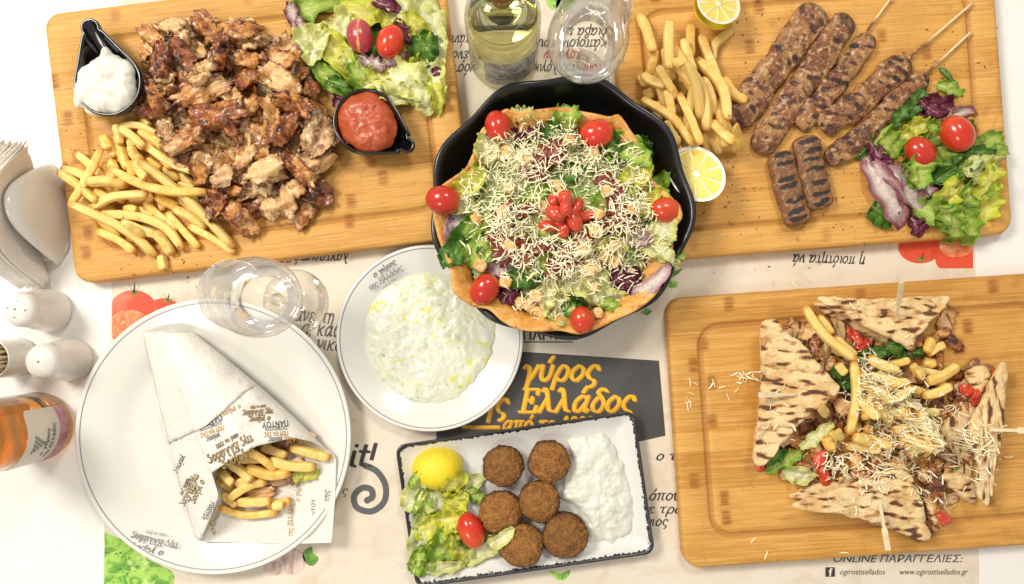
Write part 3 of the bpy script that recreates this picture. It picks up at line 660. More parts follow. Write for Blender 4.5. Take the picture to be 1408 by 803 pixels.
def shaving(px, py, L, W, ang, curl=0.0, z_px=.032, jag=.22, t=.0012, mt=None, amp=.0022, sink=.5, name='meat_shaving', nu=13, nv=10, bend=0.0, **kw):
    c = P(px, py, z_px)[:2]; s_ = (HC - z_px) / FPX; L *= s_ / 2; W *= s_ / 2; a = R(ang); sd = random.uniform(0, 200)
    G = np.zeros((nu, nv, 3)); E = np.zeros((nu, nv))
    for i in range(nu):
        for j in range(nv):
            u, v = -1 + 2 * i / (nu - 1), -1 + 2 * j / (nv - 1)
            E[i, j] = max(abs(u), abs(v))
            uu, vv = u * math.sqrt(1 - .42 * v * v), v * math.sqrt(1 - .42 * u * u)
            k = 1 + jag * (fbm(u * 1.6 + sd, v * 1.6, 1, 2) + .8 * (E[i, j] ** 3) * nz(u * 5 + sd, v * 5, 4))
            uu *= k; vv *= k
            x = uu * L
            if abs(curl) > .05:
                rad = W / abs(curl); th = vv * curl
                y = rad * math.sin(abs(curl) * vv); z = rad * (math.cos(abs(curl) * vv) - math.cos(abs(curl))) * (1 if curl > 0 else -1)
                if curl < 0: z += rad * 0 + rad * (1 - math.cos(abs(curl))) * 1.0
            else: y = vv * W; z = 0
            z += bend * (1 - uu * uu) * L
            z += amp * fbm(uu * 1.7 + sd, vv * 1.7, 9, 3) + amp * .7 * nz(uu * 4 + sd, vv * 4, 2)
            G[i, j] = (x * math.cos(a) - y * math.sin(a), x * math.sin(a) + y * math.cos(a), z)
    G[..., 0] += c[0]; G[..., 1] += c[1]
    H = Hs(G[..., 0], G[..., 1]); b = np.percentile(H, 65)
    if G[..., 2].min() < 0: G[..., 2] -= G[..., 2].min() * .6
    G[..., 2] += sink * np.minimum(H, b + .006) + (1 - sink) * b + t * .6
    G[..., 2] = np.maximum(G[..., 2], np.minimum(H, b + .004) + t * .35)
    V, F = solid_grid(G, t)
    stamp(G[..., 0].ravel(), G[..., 1].ravel(), G[..., 2].ravel(), 1)
    if 'lm' in kw: kw['label'] = '%s %s %s meat shaving near the %s' % (sized(L / s_ * 2, 26, 44), 'flat' if abs(curl) < .3 else 'curled' if curl > 0 else 'cupped', 'browned' if mt is M['meat'] else 'pale', near(kw.pop('lm'), px, py)) + kw.pop('lmx', '')
    return add(name, V, F, mt or M['meat'], attrs={'edge': np.concatenate([E.ravel(), np.maximum(E.ravel(), .75)])}, **kw)
def leaf(px, py, L, W, ang, kind, ruf=1.0, curl=.3, z_px=.032, name='lettuce_leaf', lift=0.0, **kw):
    nu, nv = 34, 17; c = P(px, py, z_px)[:2]; s_ = (HC - z_px) / FPX; L *= s_ * 1.12; W *= s_ / 2 * 1.28; a = R(ang); sd = random.uniform(0, 300)
    G = np.zeros((nu, nv, 3)); E = np.zeros((nu, nv)); Rb = np.zeros((nu, nv)); ph = random.uniform(0, 6); fr = random.uniform(2.2, 3.6); bd = random.uniform(-.25, .25)
    for i in range(nu):
        u = i / (nu - 1)
        wu = (math.sin(pi * (.04 + .92 * u ** .85)) ** .55) * (1 + .25 * nz(sd, u * 3))
        for j in range(nv):
            v = -1 + 2 * j / (nv - 1); av = abs(v)
            jag = 1 + .13 * av * nz(u * 5 + sd, v * 2, 3) + .15 * av ** 3 * nz(u * 13 + sd, v, 7)
            x = (u - .5) * L * (1 + .08 * nz(v * 2 + sd, u)) + .12 * W * av * nz(u * 6, v + sd)
            y = v * W * wu * jag * (1 - .12 * ruf) + bd * (u - .5) ** 2 * L
            z = curl * W * (av ** 1.6) + ruf * W * .30 * av ** 2 * math.sin(2 * pi * fr * u + ph + (1.3 if v > 0 else 0)) + ruf * .18 * W * fbm(u * 2.2 + sd, v * 1.4, 5, 3) + .10 * W * ruf * av * nz(u * 9 + sd, v * 3, 8)
            z += lift * u * L
            z += .10 * L * math.sin(pi * u)
            E[i, j] = max(av, abs(2 * u - 1) ** 2) ; Rb[i, j] = math.exp(-(v / .13) ** 2) * (1 - u * .6) + .45 * max(0, 1 - abs(((av * 1.0 - u * 2.2) * 2.2) % 1.0 - .5) * 9) * (1 - av) * .8
            G[i, j] = (x * math.cos(a) - y * math.sin(a), x * math.sin(a) + y * math.cos(a), z)
    G[..., 0] += c[0]; G[..., 1] += c[1]
    H = Hs(G[..., 0], G[..., 1]); b = np.percentile(H, 55)
    G[..., 2] -= np.percentile(G[..., 2], 12)
    G[..., 2] += .55 * np.minimum(H, b + .008) + .45 * b + .0006
    G[..., 2] = np.maximum(G[..., 2], np.minimum(H, b + .005) + .0005)
    V, F = solid_grid(G, .0004)
    stamp(G[..., 0].ravel(), G[..., 1].ravel(), G[..., 2].ravel() * .6 + H.ravel() * .4, 1)
    return add(name, V, F, M[kind], attrs={'edge': np.tile(E.ravel(), 2), 'rib': np.tile(Rb.ravel(), 2)}, **kw)
def tomato(px, py, rx, ry, ang, z_px=.035, mt=None, name='cherry_tomato', zc=None, tall=.95, attrs_f=None, **kw):
    s_ = (HC - z_px) / FPX; rx *= s_; ry *= s_; rz = min(rx, ry) * tall; c = P(px, py, z_px)[:2]; nu, nv = 22, 32; a = R(ang)
    r0 = min(rx, ry) * .45; aa = np.linspace(0, 2 * pi, 12); h = Hs(c[0] + r0 * np.cos(aa), c[1] + r0 * np.sin(aa)).mean() if zc is None else zc
    Rg, at = [], []; sd = random.uniform(0, 99); tilt = random.uniform(-.25, .25)
    for i in range(nu):
        ph = -pi / 2 + pi * (i + .02) / (nu - 1 + .04); ring = []
        for j in range(nv):
            th = 2 * pi * j / nv
            x = math.sin(ph); y = math.cos(ph) * math.cos(th); z = math.cos(ph) * math.sin(th)
            k = 1 + .035 * nz(x * 1.3 + sd, y * 1.3, z * 1.3)
            if x > .93: x -= (x - .93) * 1.1
            x *= k * rx if rx >= ry else k * rx; y *= k * ry; z *= k * rz
            x, z = x * math.cos(tilt) - z * math.sin(tilt), x * math.sin(tilt) + z * math.cos(tilt)
            ring.append((c[0] + x * math.cos(a) - y * math.sin(a), c[1] + x * math.sin(a) + y * math.cos(a), h + rz * .93 + z)); at.append(math.sin(ph))
        Rg.append(ring)
    V, F = rings(Rg); A = {'stem': np.clip(at, 0, 1), 'edge': np.abs(at)}
    if attrs_f: A.update({k: f(V) for k, f in attrs_f.items()})
    stamp(V[:, 0], V[:, 1], V[:, 2], 1)
    return add(name, V, F, mt or M['tomato'], attrs=A, **kw)
def kebab(name, pts, w, m, parent, marks, slant=.35, h=.55, lump=.16, z_px=.034, z0=None, sq=.8, ends=1.0, cross=None):
    p = [P(x, y, z_px)[:2] for x, y in pts]; path = resample(catmull(p, 10), 96, False); n = len(path); na = 28; s_ = (HC - z_px) / FPX; wd = w * s_ / 2 * (.94 if cross is None else 1)
    H = Hs(path[:, 0], path[:, 1]); zb = max(np.percentile(H, 60), BT) if z0 is None else z0; hh = wd * h * (.84 if cross is None else 1); sd = random.uniform(0, 99)
    Rg, at = [], []; mk = [((k + .5 + random.uniform(-.25, .25)) / marks, u0 + random.uniform(-.15, .15), random.uniform(.1, 1.2) if cross is None else 1.05, random.uniform(.22, .42) if cross is None else .8) for k in range(int(marks * (1.3 if cross is None else 1))) for u0 in ((-.62, -.05, .5) if cross is None else (0,))]
    for i in range(n):
        t = i / (n - 1); d = path[min(i + 1, n - 1)] - path[max(i - 1, 0)]; d /= np.linalg.norm(d); s = np.array([-d[1], d[0]])
        e = min(t, 1 - t) * n / 9.0; ek = math.sqrt(max(0.02, 1 - (1 - min(e, 1)) ** 2)) ** ends
        wv = 1 - (.07 * (1 - abs(math.sin(pi * (t * 4.6 + .2 * nz(sd + 3, t * 3)))) ** .45) if cross is None else 0) + lump * 1.1 * nz(sd, t * 6.5) + lump * .5 * nz(sd + 5, t * 15); ring = []
        for j in range(na):
            al = 2 * pi * j / na; cx, sx = math.cos(al), math.sin(al)
            u = math.copysign(abs(cx) ** sq, cx); v = math.copysign(abs(sx) ** sq, sx)
            nn = lump * 1.15 * fbm(t * 9 + sd, u * 1.3, v * 1.3, 4)
            r = wd * ek * (wv + nn); uu = u * r; vv = v * (hh * (1 + .5 * nn + .3 * lump * nz(sd + 9, t * 8)) * ek)
            tt = t + slant * u * wd / (np.linalg.norm(path[-1] - path[0]) + 1e-9)
            mkv = max(am * math.exp(-((tt - q) * marks * (3.6 if cross is None else 2.7)) ** 2 - ((u - u0) / wu) ** 4) for q, u0, am, wu in mk)
            mkv *= max(0, min(1, (v + .15) * 1.8)); mkv = mkv * (.62 + .75 * (nz(t * 18 + sd, u * 1.8, 3) + .35))
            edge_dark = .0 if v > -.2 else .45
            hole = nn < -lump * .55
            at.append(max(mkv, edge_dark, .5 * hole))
            vv -= .0007 * max(0, mkv) if v > 0 else 0
            ring.append((path[i][0] + s[0] * uu, path[i][1] + s[1] * uu, zb + hh * .93 + vv))
        Rg.append(ring)
    V, F = rings(Rg); stamp(V[:, 0], V[:, 1], V[:, 2], 1)
    if parent is None: return add(name, V, F, m, attrs={'mark': at})
    return add(name, V, F, m, parent, attrs={'mark': at}), zb + hh * .93
def shreds(name, pts, N, lab, cat, ln=(.006, .014), wd=.00042, over=.0006, grp=None, avoid=(), within=None):
    """a mass of thin curved strips; pts = list of (px,py,sigma_px,weight[,ymul])"""
    V, F = [], []; W = np.array([p[3] for p in pts], float); W /= W.sum(); order = []
    for _ in range(N):
        p = pts[np.random.choice(len(pts), p=W)]
        x = np.random.normal(p[0], p[2]); y = np.random.normal(p[1], p[2] * (p[4] if len(p) > 4 else 1))
        if any((x - a) ** 2 + (y - b) ** 2 < c_ * c_ for a, b, c_ in avoid): continue
        if within and not inpoly([x], [y], within)[0]: continue
        order.append((x, y))
    for x, y in order:
        c = P(x, y, .045)[:2]; L = random.uniform(*ln); a = random.uniform(0, 2 * pi); bend = random.uniform(-1.3, 1.3); m_ = 5; pp = []
        cc = c.copy(); ang = a; bend *= .75
        for k in range(m_):
            pp.append(cc.copy()); cc = cc + np.array([math.cos(ang), math.sin(ang)]) * L / (m_ - 1); ang += bend / (m_ - 1)
        pp = np.array(pp); pp += c - pp.mean(0); H = Hs(pp[:, 0], pp[:, 1]); zc = max(H.mean(), H.max() - .004)
        z = .6 * H + .4 * zc + over + random.uniform(0, .0008) + np.linspace(-1, 1, m_) * random.uniform(-.0016, .0016); z = np.maximum(z, np.minimum(H, zc + .002) + wd)
        base = len(V); r = wd * random.choice([.6, .9, 1.0, 1.25, 1.5]); tl = random.uniform(-.3, .3) * r
        for k in range(m_):
            d = pp[min(k + 1, m_ - 1)] - pp[max(k - 1, 0)]; d /= np.linalg.norm(d) + 1e-9; s = np.array([-d[1], d[0]])
            q = .5 if k in (0, m_ - 1) else 1
            V += [(pp[k][0] + s[0] * r * q, pp[k][1] + s[1] * r * q, z[k] + .0001), (pp[k][0] - s[0] * r * q, pp[k][1] - s[1] * r * q, z[k] + tl), (pp[k][0] - s[0] * r * q, pp[k][1] - s[1] * r * q, z[k] - .0003 + tl), (pp[k][0] + s[0] * r * q, pp[k][1] + s[1] * r * q, z[k] - .0003)]
        for k in range(m_ - 1):
            for j in range(4):
                b0 = base + k * 4; F.append((b0 + j, b0 + 4 + j, b0 + 4 + (j + 1) % 4, b0 + (j + 1) % 4)[::-1])
        F.append((base, base + 1, base + 2, base + 3)); F.append(tuple(base + (m_ - 1) * 4 + j for j in range(4))[::-1])
        stamp(pp[:, 0], pp[:, 1], z, 0)
    return add(name, V, F, M['cheese'], smooth=False, label=lab, cat=cat, kind='stuff')
def specks(name, region, N, m, lab, cat, r=(.0003, .0009)):
    V, F = [], []
    for _ in range(N):
        reg = random.choice(region); x = random.gauss(reg[0], reg[2]); y = random.gauss(reg[1], reg[2]); c = P(x, y, .03); z = float(Hs(c[0], c[1])); rr = random.uniform(*r); a = random.uniform(0, pi); e = random.uniform(1, 3)
        b = len(V); ca, sa = math.cos(a), math.sin(a)
        for u, v, q in ((e, 0, 0), (0, 1, 0), (-e, 0, 0), (0, -1, 0), (0, 0, 1)): V.append((c[0] + (u * ca - v * sa) * rr, c[1] + (u * sa + v * ca) * rr, z + .0002 + q * rr))
        F += [(b, b + 1, b + 4), (b + 1, b + 2, b + 4), (b + 2, b + 3, b + 4), (b + 3, b, b + 4), (b + 3, b + 2, b + 1, b)]
    return add(name, V, F, m, smooth=False, label=lab, cat=cat, kind='stuff')
LM = {'w': [('upper right corner of the paper wrap', 440, 625), ('left paper edge of the wrap', 300, 660), ('lower end of the wrap opening', 350, 715), ('middle of the wrap opening', 355, 655), ('green leaf in the wrap', 415, 650), ('top of the wrap opening', 370, 620)],
      'a': [('white sauce dish', 148, 113), ('top edge of the heap', 300, 40), ('green salad', 420, 85), ('red sauce dish', 462, 180), ('fries', 235, 225), ('lower tip of the heap', 330, 300), ('lower right end of the heap', 425, 280), ('middle of the heap', 320, 165), ('upper middle of the heap', 300, 100)],
      'f': [('white sauce dish', 170, 175), ('meat heap', 270, 225), ('left board edge', 100, 250), ('front board edge', 215, 345), ('lower board corner', 140, 320), ('middle of the pile', 200, 265), ('right end of the pile', 305, 325)],
      'g': [('lemon at the top', 975, 55), ('top left of the pile', 890, 45), ('black pan', 890, 180), ('widest skewer', 1010, 130), ('lower lemon', 975, 205), ('middle of the pile', 935, 110)],
      'p': [('left pita wedge', 1110, 560), ('top pita wedge', 1220, 460), ('right pita wedge', 1335, 580), ('bottom pita wedge', 1210, 665), ('grated cheese in the centre', 1220, 560), ('gap between the left and bottom wedges', 1110, 640), ('gap between the top and right wedges', 1310, 480), ('gap between the bottom and right wedges', 1290, 690), ('gap between the left and top wedges', 1125, 460)]}
def near(k, x, y): return min(LM[k], key=lambda t: (t[1] - x) ** 2 + (t[2] - y) ** 2)[0]
def sized(v, a, b): return 'small' if v < a else 'large' if v > b else 'medium sized'
def conv(lst, ox, oy, sc): return [[(ox + a / sc, oy + b / sc) for a, b in f] for f in lst]
# ------------------------------------------------------------------ board 1: sauce dishes, gyros, fries, salad
def dish(cx, cy, rpx, dpx, ang, htop, hw, label):
    """teardrop dish; ang = photo direction of the handle (deg, counter-clockwise from +x)"""
    zt = BT + .026; s_ = (HC - zt) / FPX; Rr = rpx * s_; D = dpx * s_; hw *= s_; c = P(cx, cy, zt); a = R(ang)
    r = thing('sauce_dish', label, 'sauce dish', (c[0], c[1], BT + .0003), a)
    half = [(D, 0), (D - hw * .12, hw * .55), (D - hw * .7, hw), (D - hw * 1.6, hw * .98)]
    al = R(58); half += [((D + Rr) * .5 + Rr * .02, max(hw * 1.02, Rr * .34)), (Rr * math.cos(R(40)) * 1.04, Rr * .70)]
    circ = [(Rr * math.cos(t), Rr * math.sin(t)) for t in np.linspace(al, pi, 9)]
    up = half + circ; pts = up + [(x, -y) for x, y in up[::-1][1:-1]]
    q = resample([p[:2] for p in catmull(pts, 6, True)], 110)
    nrm = []
    for i in range(len(q)):
        d = q[(i + 1) % len(q)] - q[i - 1]; d /= np.linalg.norm(d); nrm.append((-d[1], d[0]))
    nrm = np.array(nrm)
    def ring(ins, z, sc=1.0, hz=0.0):
        p = (q + nrm * ins) * sc
        zz_ = z + hz * np.clip((p[:, 0] - Rr * .6) / (D - Rr * .6), 0, 1)
        return np.column_stack([p, zz_])
    H = .026
    RR = [ring(0, .0, .52), ring(0, .0005, .60, .010), ring(0, .010, .88, .008), ring(0, H - .003, 1.0), ring(.0004, H, 1.0), ring(.0016, H + .0007, 1), ring(.0028, H, 1), ring(.0032, H - .003, .98, .001), ring(.0034, .014, .86, .006), ring(.0034, .006, .66, .010), ring(.0034, .003, .40, .010), ring(.0034, .0028, .1, 0)]
    if np.cross(q[1] - q[0], q[2] - q[1]) < 0: pass
    V, F = rings(RR); add('dish_body', V, F, M['black'], r, local=True)
    return r
dish(148, 113, 47, 92, 108, 0, 13, 'black teardrop dish of white sauce with its handle pointing up')
dish(503, 167, 46, 76, -30, 0, 11, 'small black dish of red sauce with its handle pointing lower right')
def hill(A, sd, sc=70, pw=1.6):
    def f(s, x, y, d): return A * (1 - s ** 2.2) ** .7 + A * .30 * fbm(x * sc, y * sc, sd, 3) * (1 - s ** 6) + .0006
    return f
za = BT + .020
blob('white_sauce', [(146, 66), (160, 75), (178, 84), (188, 100), (189, 125), (183, 143), (165, 156), (140, 160), (117, 153), (103, 140), (103, 118), (110, 98), (128, 84), (138, 76)], za, hill(.014, 3, 75), M['cream'], rag=.10, cen=(147, 117), label='thick white sauce heaped in the black dish at the top left', cat='sauce')
blob('red_sauce', [(500, 125), (522, 130), (536, 146), (546, 170), (542, 196), (525, 208), (500, 209), (478, 196), (466, 175), (465, 152), (478, 134)], za, hill(.012, 8, 60), M['redsauce'], rag=.05, label='coarse red sauce in the small black dish beside the salad', cat='sauce')
# fries of the left pile
GF = 'french fries in the pile on the upper left board'
FL = 'golden french fry in the pile beside the gyros meat on the upper left board'
A1 = [[(440, 20), (490, 90)], [(180, 100), (340, 250)], [(325, 150), (370, 240)], [(500, 90), (540, 160)], [(550, 140), (620, 190)], [(640, 185), (700, 240)], [(290, 430), (400, 530)], [(430, 460), (590, 520)], [(500, 380), (570, 430)], [(420, 390), (500, 400)],
      [(600, 330), (700, 380)], [(710, 270), (790, 290)], [(300, 300), (360, 340)], [(610, 620), (622, 695)], [(390, 220), (410, 300)], [(480, 480), (540, 530)], [(330, 250), (420, 350)], [(520, 280), (560, 350)], [(470, 150), (500, 240)],
      [(200, 330), (300, 400)], [(560, 240), (640, 300)], [(610, 20), (790, 150)], [(560, 40), (730, 150)], [(335, 25), (385, 130)], [(390, 10), (415, 90), (460, 190)], [(355, 135), (415, 240)], [(110, 205), (210, 270), (320, 360)], [(100, 185), (200, 210), (320, 270)],
      [(750, 470), (880, 540), (980, 605)], [(690, 390), (770, 430), (835, 480)], [(520, 345), (600, 420), (690, 490)], [(290, 270), (380, 258), (460, 275)], [(500, 165), (605, 260)], [(600, 510), (665, 615)], [(295, 500), (400, 545), (485, 605)],
      [(340, 95), (270, 240), (185, 375)], [(200, 375), (400, 470), (500, 540), (580, 625)], [(330, 415), (520, 430), (650, 490), (720, 590)], [(555, 170), (640, 235), (790, 365), (980, 580)], [(285, 390), (400, 335), (580, 325)],
      [(425, 210), (560, 280), (700, 315), (865, 312)], [(640, 405), (800, 580)], [(440, 0), (560, 80), (680, 165), (805, 212)]]
fill = []
for _ in range(14):
    x, y, a, l = random.uniform(120, 270), random.uniform(205, 325), random.choice([R(-35), R(-20), R(-50), R(10), R(-75)]), random.uniform(36, 60)
    if y - 205 < (x - 105) * .9 + 60: fry([(x - l / 2 * math.cos(a), y + l / 2 * math.sin(a)), (x + l / 2 * math.cos(a), y - l / 2 * math.sin(a))], lm='f', lmx=', left pile', cat='french fry', group=GF)
for f in conv(A1, 50, 180, 3.651): fry(f, lm='f', lmx=', left pile', cat='french fry', group=GF)
for f in conv([[(570, 640), (600, 690)], [(365, 745), (410, 830)], [(490, 720), (620, 830)], [(600, 740), (680, 790), (790, 880)], [(430, 690), (560, 690), (680, 750)], [(440, 690), (470, 800)]], 50, 0, 4.014): fry(f, lm='f', lmx=', left pile', cat='french fry', group=GF)
# gyros shavings
GM = 'gyros meat shavings heaped on the upper left board'
ML = 'browned shaving of gyros meat in the heap on the upper left board'
poly = [(318 + (x - 318) * .95, 168 + (y - 168) * .96) for x, y in [(187, 55), (215, 38), (255, 30), (330, 35), (358, 48), (392, 62), (408, 88), (428, 105), (440, 135), (452, 180), (452, 225), (448, 262), (436, 292), (405, 300), (372, 290), (345, 300), (318, 312), (298, 300), (285, 275), (272, 240), (240, 208), (212, 175), (196, 140), (190, 100)]]
cands = []
for _try in range(9000):
    if len(cands) >= 150: break
    x, y = random.uniform(185, 455), random.uniform(30, 315)
    if inpoly([x], [y], poly)[0] and math.hypot(x - 148, y - 113) > 62 and math.hypot(x - 503, y - 167) > 66 and all((x - a) ** 2 + (y - b) ** 2 > 265 for a, b in cands): cands.append((x, y))
for k, (x, y) in enumerate(cands):
    big = random.random()
    shaving(x, y, random.uniform(34, 62) if big > .3 else random.uniform(20, 30), random.uniform(24, 44), random.uniform(0, 180), curl=random.choice([0, .4, .8, 1.2, 1.5, -.5, -.9, -1.2]), bend=random.uniform(-.15, .3), mt=M['meat'] if random.random() < .74 else M['meatp'], amp=.0030, jag=.30, sink=.62, nu=16, nv=13, lm='a', cat='meat shaving', group=GM)
for x, y, L, W, a, cu in ((215, 55, 42, 28, 150, 1.2), (245, 42, 44, 30, 170, 1.1), (330, 55, 66, 34, 10, .8), (232, 88, 50, 40, 60, 1.4), (310, 85, 52, 34, 60, 1.2), (285, 130, 82, 32, 20, .5), (305, 165, 80, 46, 8, 1.0), (395, 120, 66, 34, -35, .6), (410, 150, 60, 36, -20, 1.2),
                          (345, 215, 46, 34, 60, 1.0), (375, 238, 56, 44, 30, 1.3), (224, 142, 46, 30, 110, 1.2), (292, 112, 46, 24, 35, .9), (350, 90, 40, 30, -10, 1.3), (390, 185, 54, 30, 40, .7), (330, 190, 40, 24, -60, 1.4), (420, 240, 50, 26, -40, .8), (408, 45 + 2, 24, 18, 30, .4), (300, 285, 40, 24, 60, .9), (260, 200, 60, 30, 25, .9)):
    shaving(x, y, L, W, a, curl=cu, mt=M['meat'], amp=.0036, jag=.36, sink=.5, lm='a', cat='meat shaving', group=GM, nu=22, nv=17)
for x, y in ((376, 52), (365, 64), (330, 300), (400, 296), (292, 295)): shaving(x, y, 16, 11, random.uniform(0, 180), .4, mt=M['meatp'], label='small scrap of pale gyros meat at the edge of the meat heap', cat='meat scrap', group='scraps around the gyros heap')
specks('pepper_specks', [(180, 330, 30), (230, 345, 35), (90, 200, 25), (400, 180, 50)], 110, M['herb'], 'dark pepper specks scattered over the upper left board', 'pepper')
SAL = dict(cat='salad leaf')
def salad(lst, where, grp):
    nm = {'ice': 'pale iceberg lettuce leaf', 'yel': 'yellow green lettuce leaf', 'green': 'fresh green lettuce leaf', 'dark': 'dark green salad leaf', 'rad': 'purple radicchio leaf', 'radpale': 'pink veined radicchio leaf', 'onion': 'curved slice of red onion'}
    xs, ys = [i[0] for i in lst], [i[1] for i in lst]; seen = {}
    def lab_(x, y, L, k):
        fx, fy = (x - min(xs)) / (max(xs) - min(xs)), (y - min(ys)) / (max(ys) - min(ys))
        pos = ('upper ' if fy < .3 else 'lower ' if fy > .7 else 'middle ') + ('left' if fx < .3 else 'right' if fx > .7 else 'centre')
        return ('small ' if L < 40 else 'large ' if L > 58 else '') + nm[k] + ' at the ' + pos + ' of the ' + {'s': 'upper left board salad', 'u': 'upper right board salad'}.get('s' if 'upper left' in where else 'u' if 'upper right' in where else '', 'rectangular plate salad' if 'rectangular' in where else 'pan salad' if 'pan' in where else 'pita filling')
    for it in lst:
        x, y, L, W, a, k = it[:6]
        leaf(x, y, L, W, a, k, ruf=it[6] if len(it) > 6 else random.uniform(.9, 1.5), name='onion_slice' if k == 'onion' else 'radicchio_leaf' if k.startswith('rad') else 'lettuce_leaf', label=lab_(x, y, L, k) , cat='onion' if k == 'onion' else 'salad leaf', group=grp + ', ' + nm[k])
salad([(430, 4, 62, 34, 12, 'green'), (400, 18, 44, 20, -70, 'radpale'), (412, 34, 26, 14, -80, 'radpale'), (455, 66, 60, 40, 40, 'ice'), (430, 52, 60, 34, 25, 'ice'), (435, 92, 42, 14, -62, 'dark', .5), (456, 86, 40, 18, -30, 'green'), (470, 98, 56, 22, -25, 'green'), (452, 108, 60, 22, -42, 'green', .6), (470, 116, 40, 16, -25, 'dark'),
       (520, 50, 60, 40, 80, 'dark'), (565, 60, 50, 34, -60, 'green'), (478, 28, 66, 42, 25, 'ice'), (500, 14, 70, 40, 0, 'yel'), (535, 22, 60, 34, -60, 'yel'), (560, 12, 76, 44, -25, 'ice'), (592, 30, 84, 40, -72, 'ice'), (600, 60, 60, 28, -85, 'ice'), (575, 42, 60, 26, -55, 'yel'),
       (562, 70, 60, 30, -100, 'yel'), (584, 66, 42, 34, 65, 'dark'), (468, 40, 50, 34, 70, 'ice'), (466, 76, 92, 34, -52, 'yel', .7), (438, 66, 50, 26, 60, 'ice'), (490, 88, 46, 26, -40, 'ice'), (500, 108, 50, 34, -60, 'green'), (520, 110, 44, 30, 0, 'yel'), (530, 128, 60, 26, -10, 'ice'),
       (552, 96, 60, 32, 0, 'yel'), (560, 112, 80, 44, -20, 'ice'), (592, 112, 60, 40, -78, 'ice'), (578, 134, 44, 26, -60, 'ice'), (600, 128, 46, 20, -80, 'yel'), (540, 80, 40, 20, 20, 'radpale'), (513, 87, 34, 18, -25, 'onion'), (555, 42, 38, 10, -60, 'rad', .5), (530, 6, 38, 20, -20, 'rad')], 'in the salad on the upper left board', 'salad on the upper left board')
leaf(600, 96, 12, 11, 20, 'rad', ruf=.5, name='radicchio_scrap', label='tiny purple radicchio scrap beside the salad near the board edge', cat='radicchio scrap')
leaf(462, 134, 18, 14, 60, 'rad', ruf=.5, name='radicchio_scrap', label='dark radicchio scrap against the rim of the red sauce dish', cat='radicchio scrap')
tomato(495, 50, 18, 24, 12, mt=M['tompur'], attrs_f={'vein': lambda V: np.exp(-((V[:, 0] - V[:, 0].mean()) / .0018) ** 2)}, name='tomato_half', label='purplish tomato half with a pale core in the upper left salad', cat='tomato')
tomato(538, 60, 24, 19, 70, label='glossy red cherry tomato in the upper left salad, right of the purplish half', cat='tomato')
# ------------------------------------------------------------------ board 2
GF2 = 'french fries in the pile on the upper right board'; FL2 = 'pale golden french fry in the pile beside the lemons on the upper right board'
B1 = [[(200, 480), (240, 530)], [(250, 620), (270, 730)], [(340, 590), (380, 680)], [(320, 370), (350, 430)], [(190, 540), (260, 600)], [(280, 700), (360, 810)], [(450, 620), (500, 740)], [(170, 400), (200, 470)], [(270, 720), (310, 830)], [(400, 700), (470, 830)], [(540, 690), (640, 820)], [(590, 720), (700, 830)], [(500, 740), (570, 850)],
      [(255, 290), (235, 430)], [(245, 280), (215, 410)], [(620, 590), (660, 660)], [(450, 310), (480, 400)], [(680, 150), (590, 230), (570, 330)], [(450, 120), (445, 310)], [(160, 60), (195, 150), (225, 300)], [(320, 120), (300, 260), (290, 430)], [(345, 240), (380, 400)], [(390, 230), (450, 415)],
      [(290, 520), (330, 670)], [(640, 440), (740, 560)], [(490, 450), (530, 520), (550, 650)], [(500, 190), (540, 300), (620, 490)], [(620, 430), (680, 520), (750, 555)], [(170, 420), (200, 460), (280, 500)], [(230, 420), (350, 560)], [(160, 570), (330, 680), (430, 820)],
      [(360, 430), (430, 540), (475, 680)], [(400, 410), (490, 560), (510, 740)], [(480, 310), (590, 500), (590, 710)], [(360, 540), (400, 650), (460, 830)], [(610, 760), (690, 850)]]
for _ in range(22):
    y = random.uniform(80, 205); x = random.uniform(884 + (y - 80) * .2, 965 + (y - 80) * .25); a = R(random.choice([-80, -70, -60, -95, -50])); l = random.uniform(42, 66)
    fry([(x - l / 2 * math.cos(a), y + l / 2 * math.sin(a)), (x + l / 2 * math.cos(a), y - l / 2 * math.sin(a))], w=9.6, mt=M['fryp'], lm='g', lmx=', right pile', cat='french fry', group=GF2)
for f in conv(B1, 840, 0, 4.016): fry(f, w=9.8, mt=M['fryp'], lm='g', lmx=', right pile', cat='french fry', group=GF2)
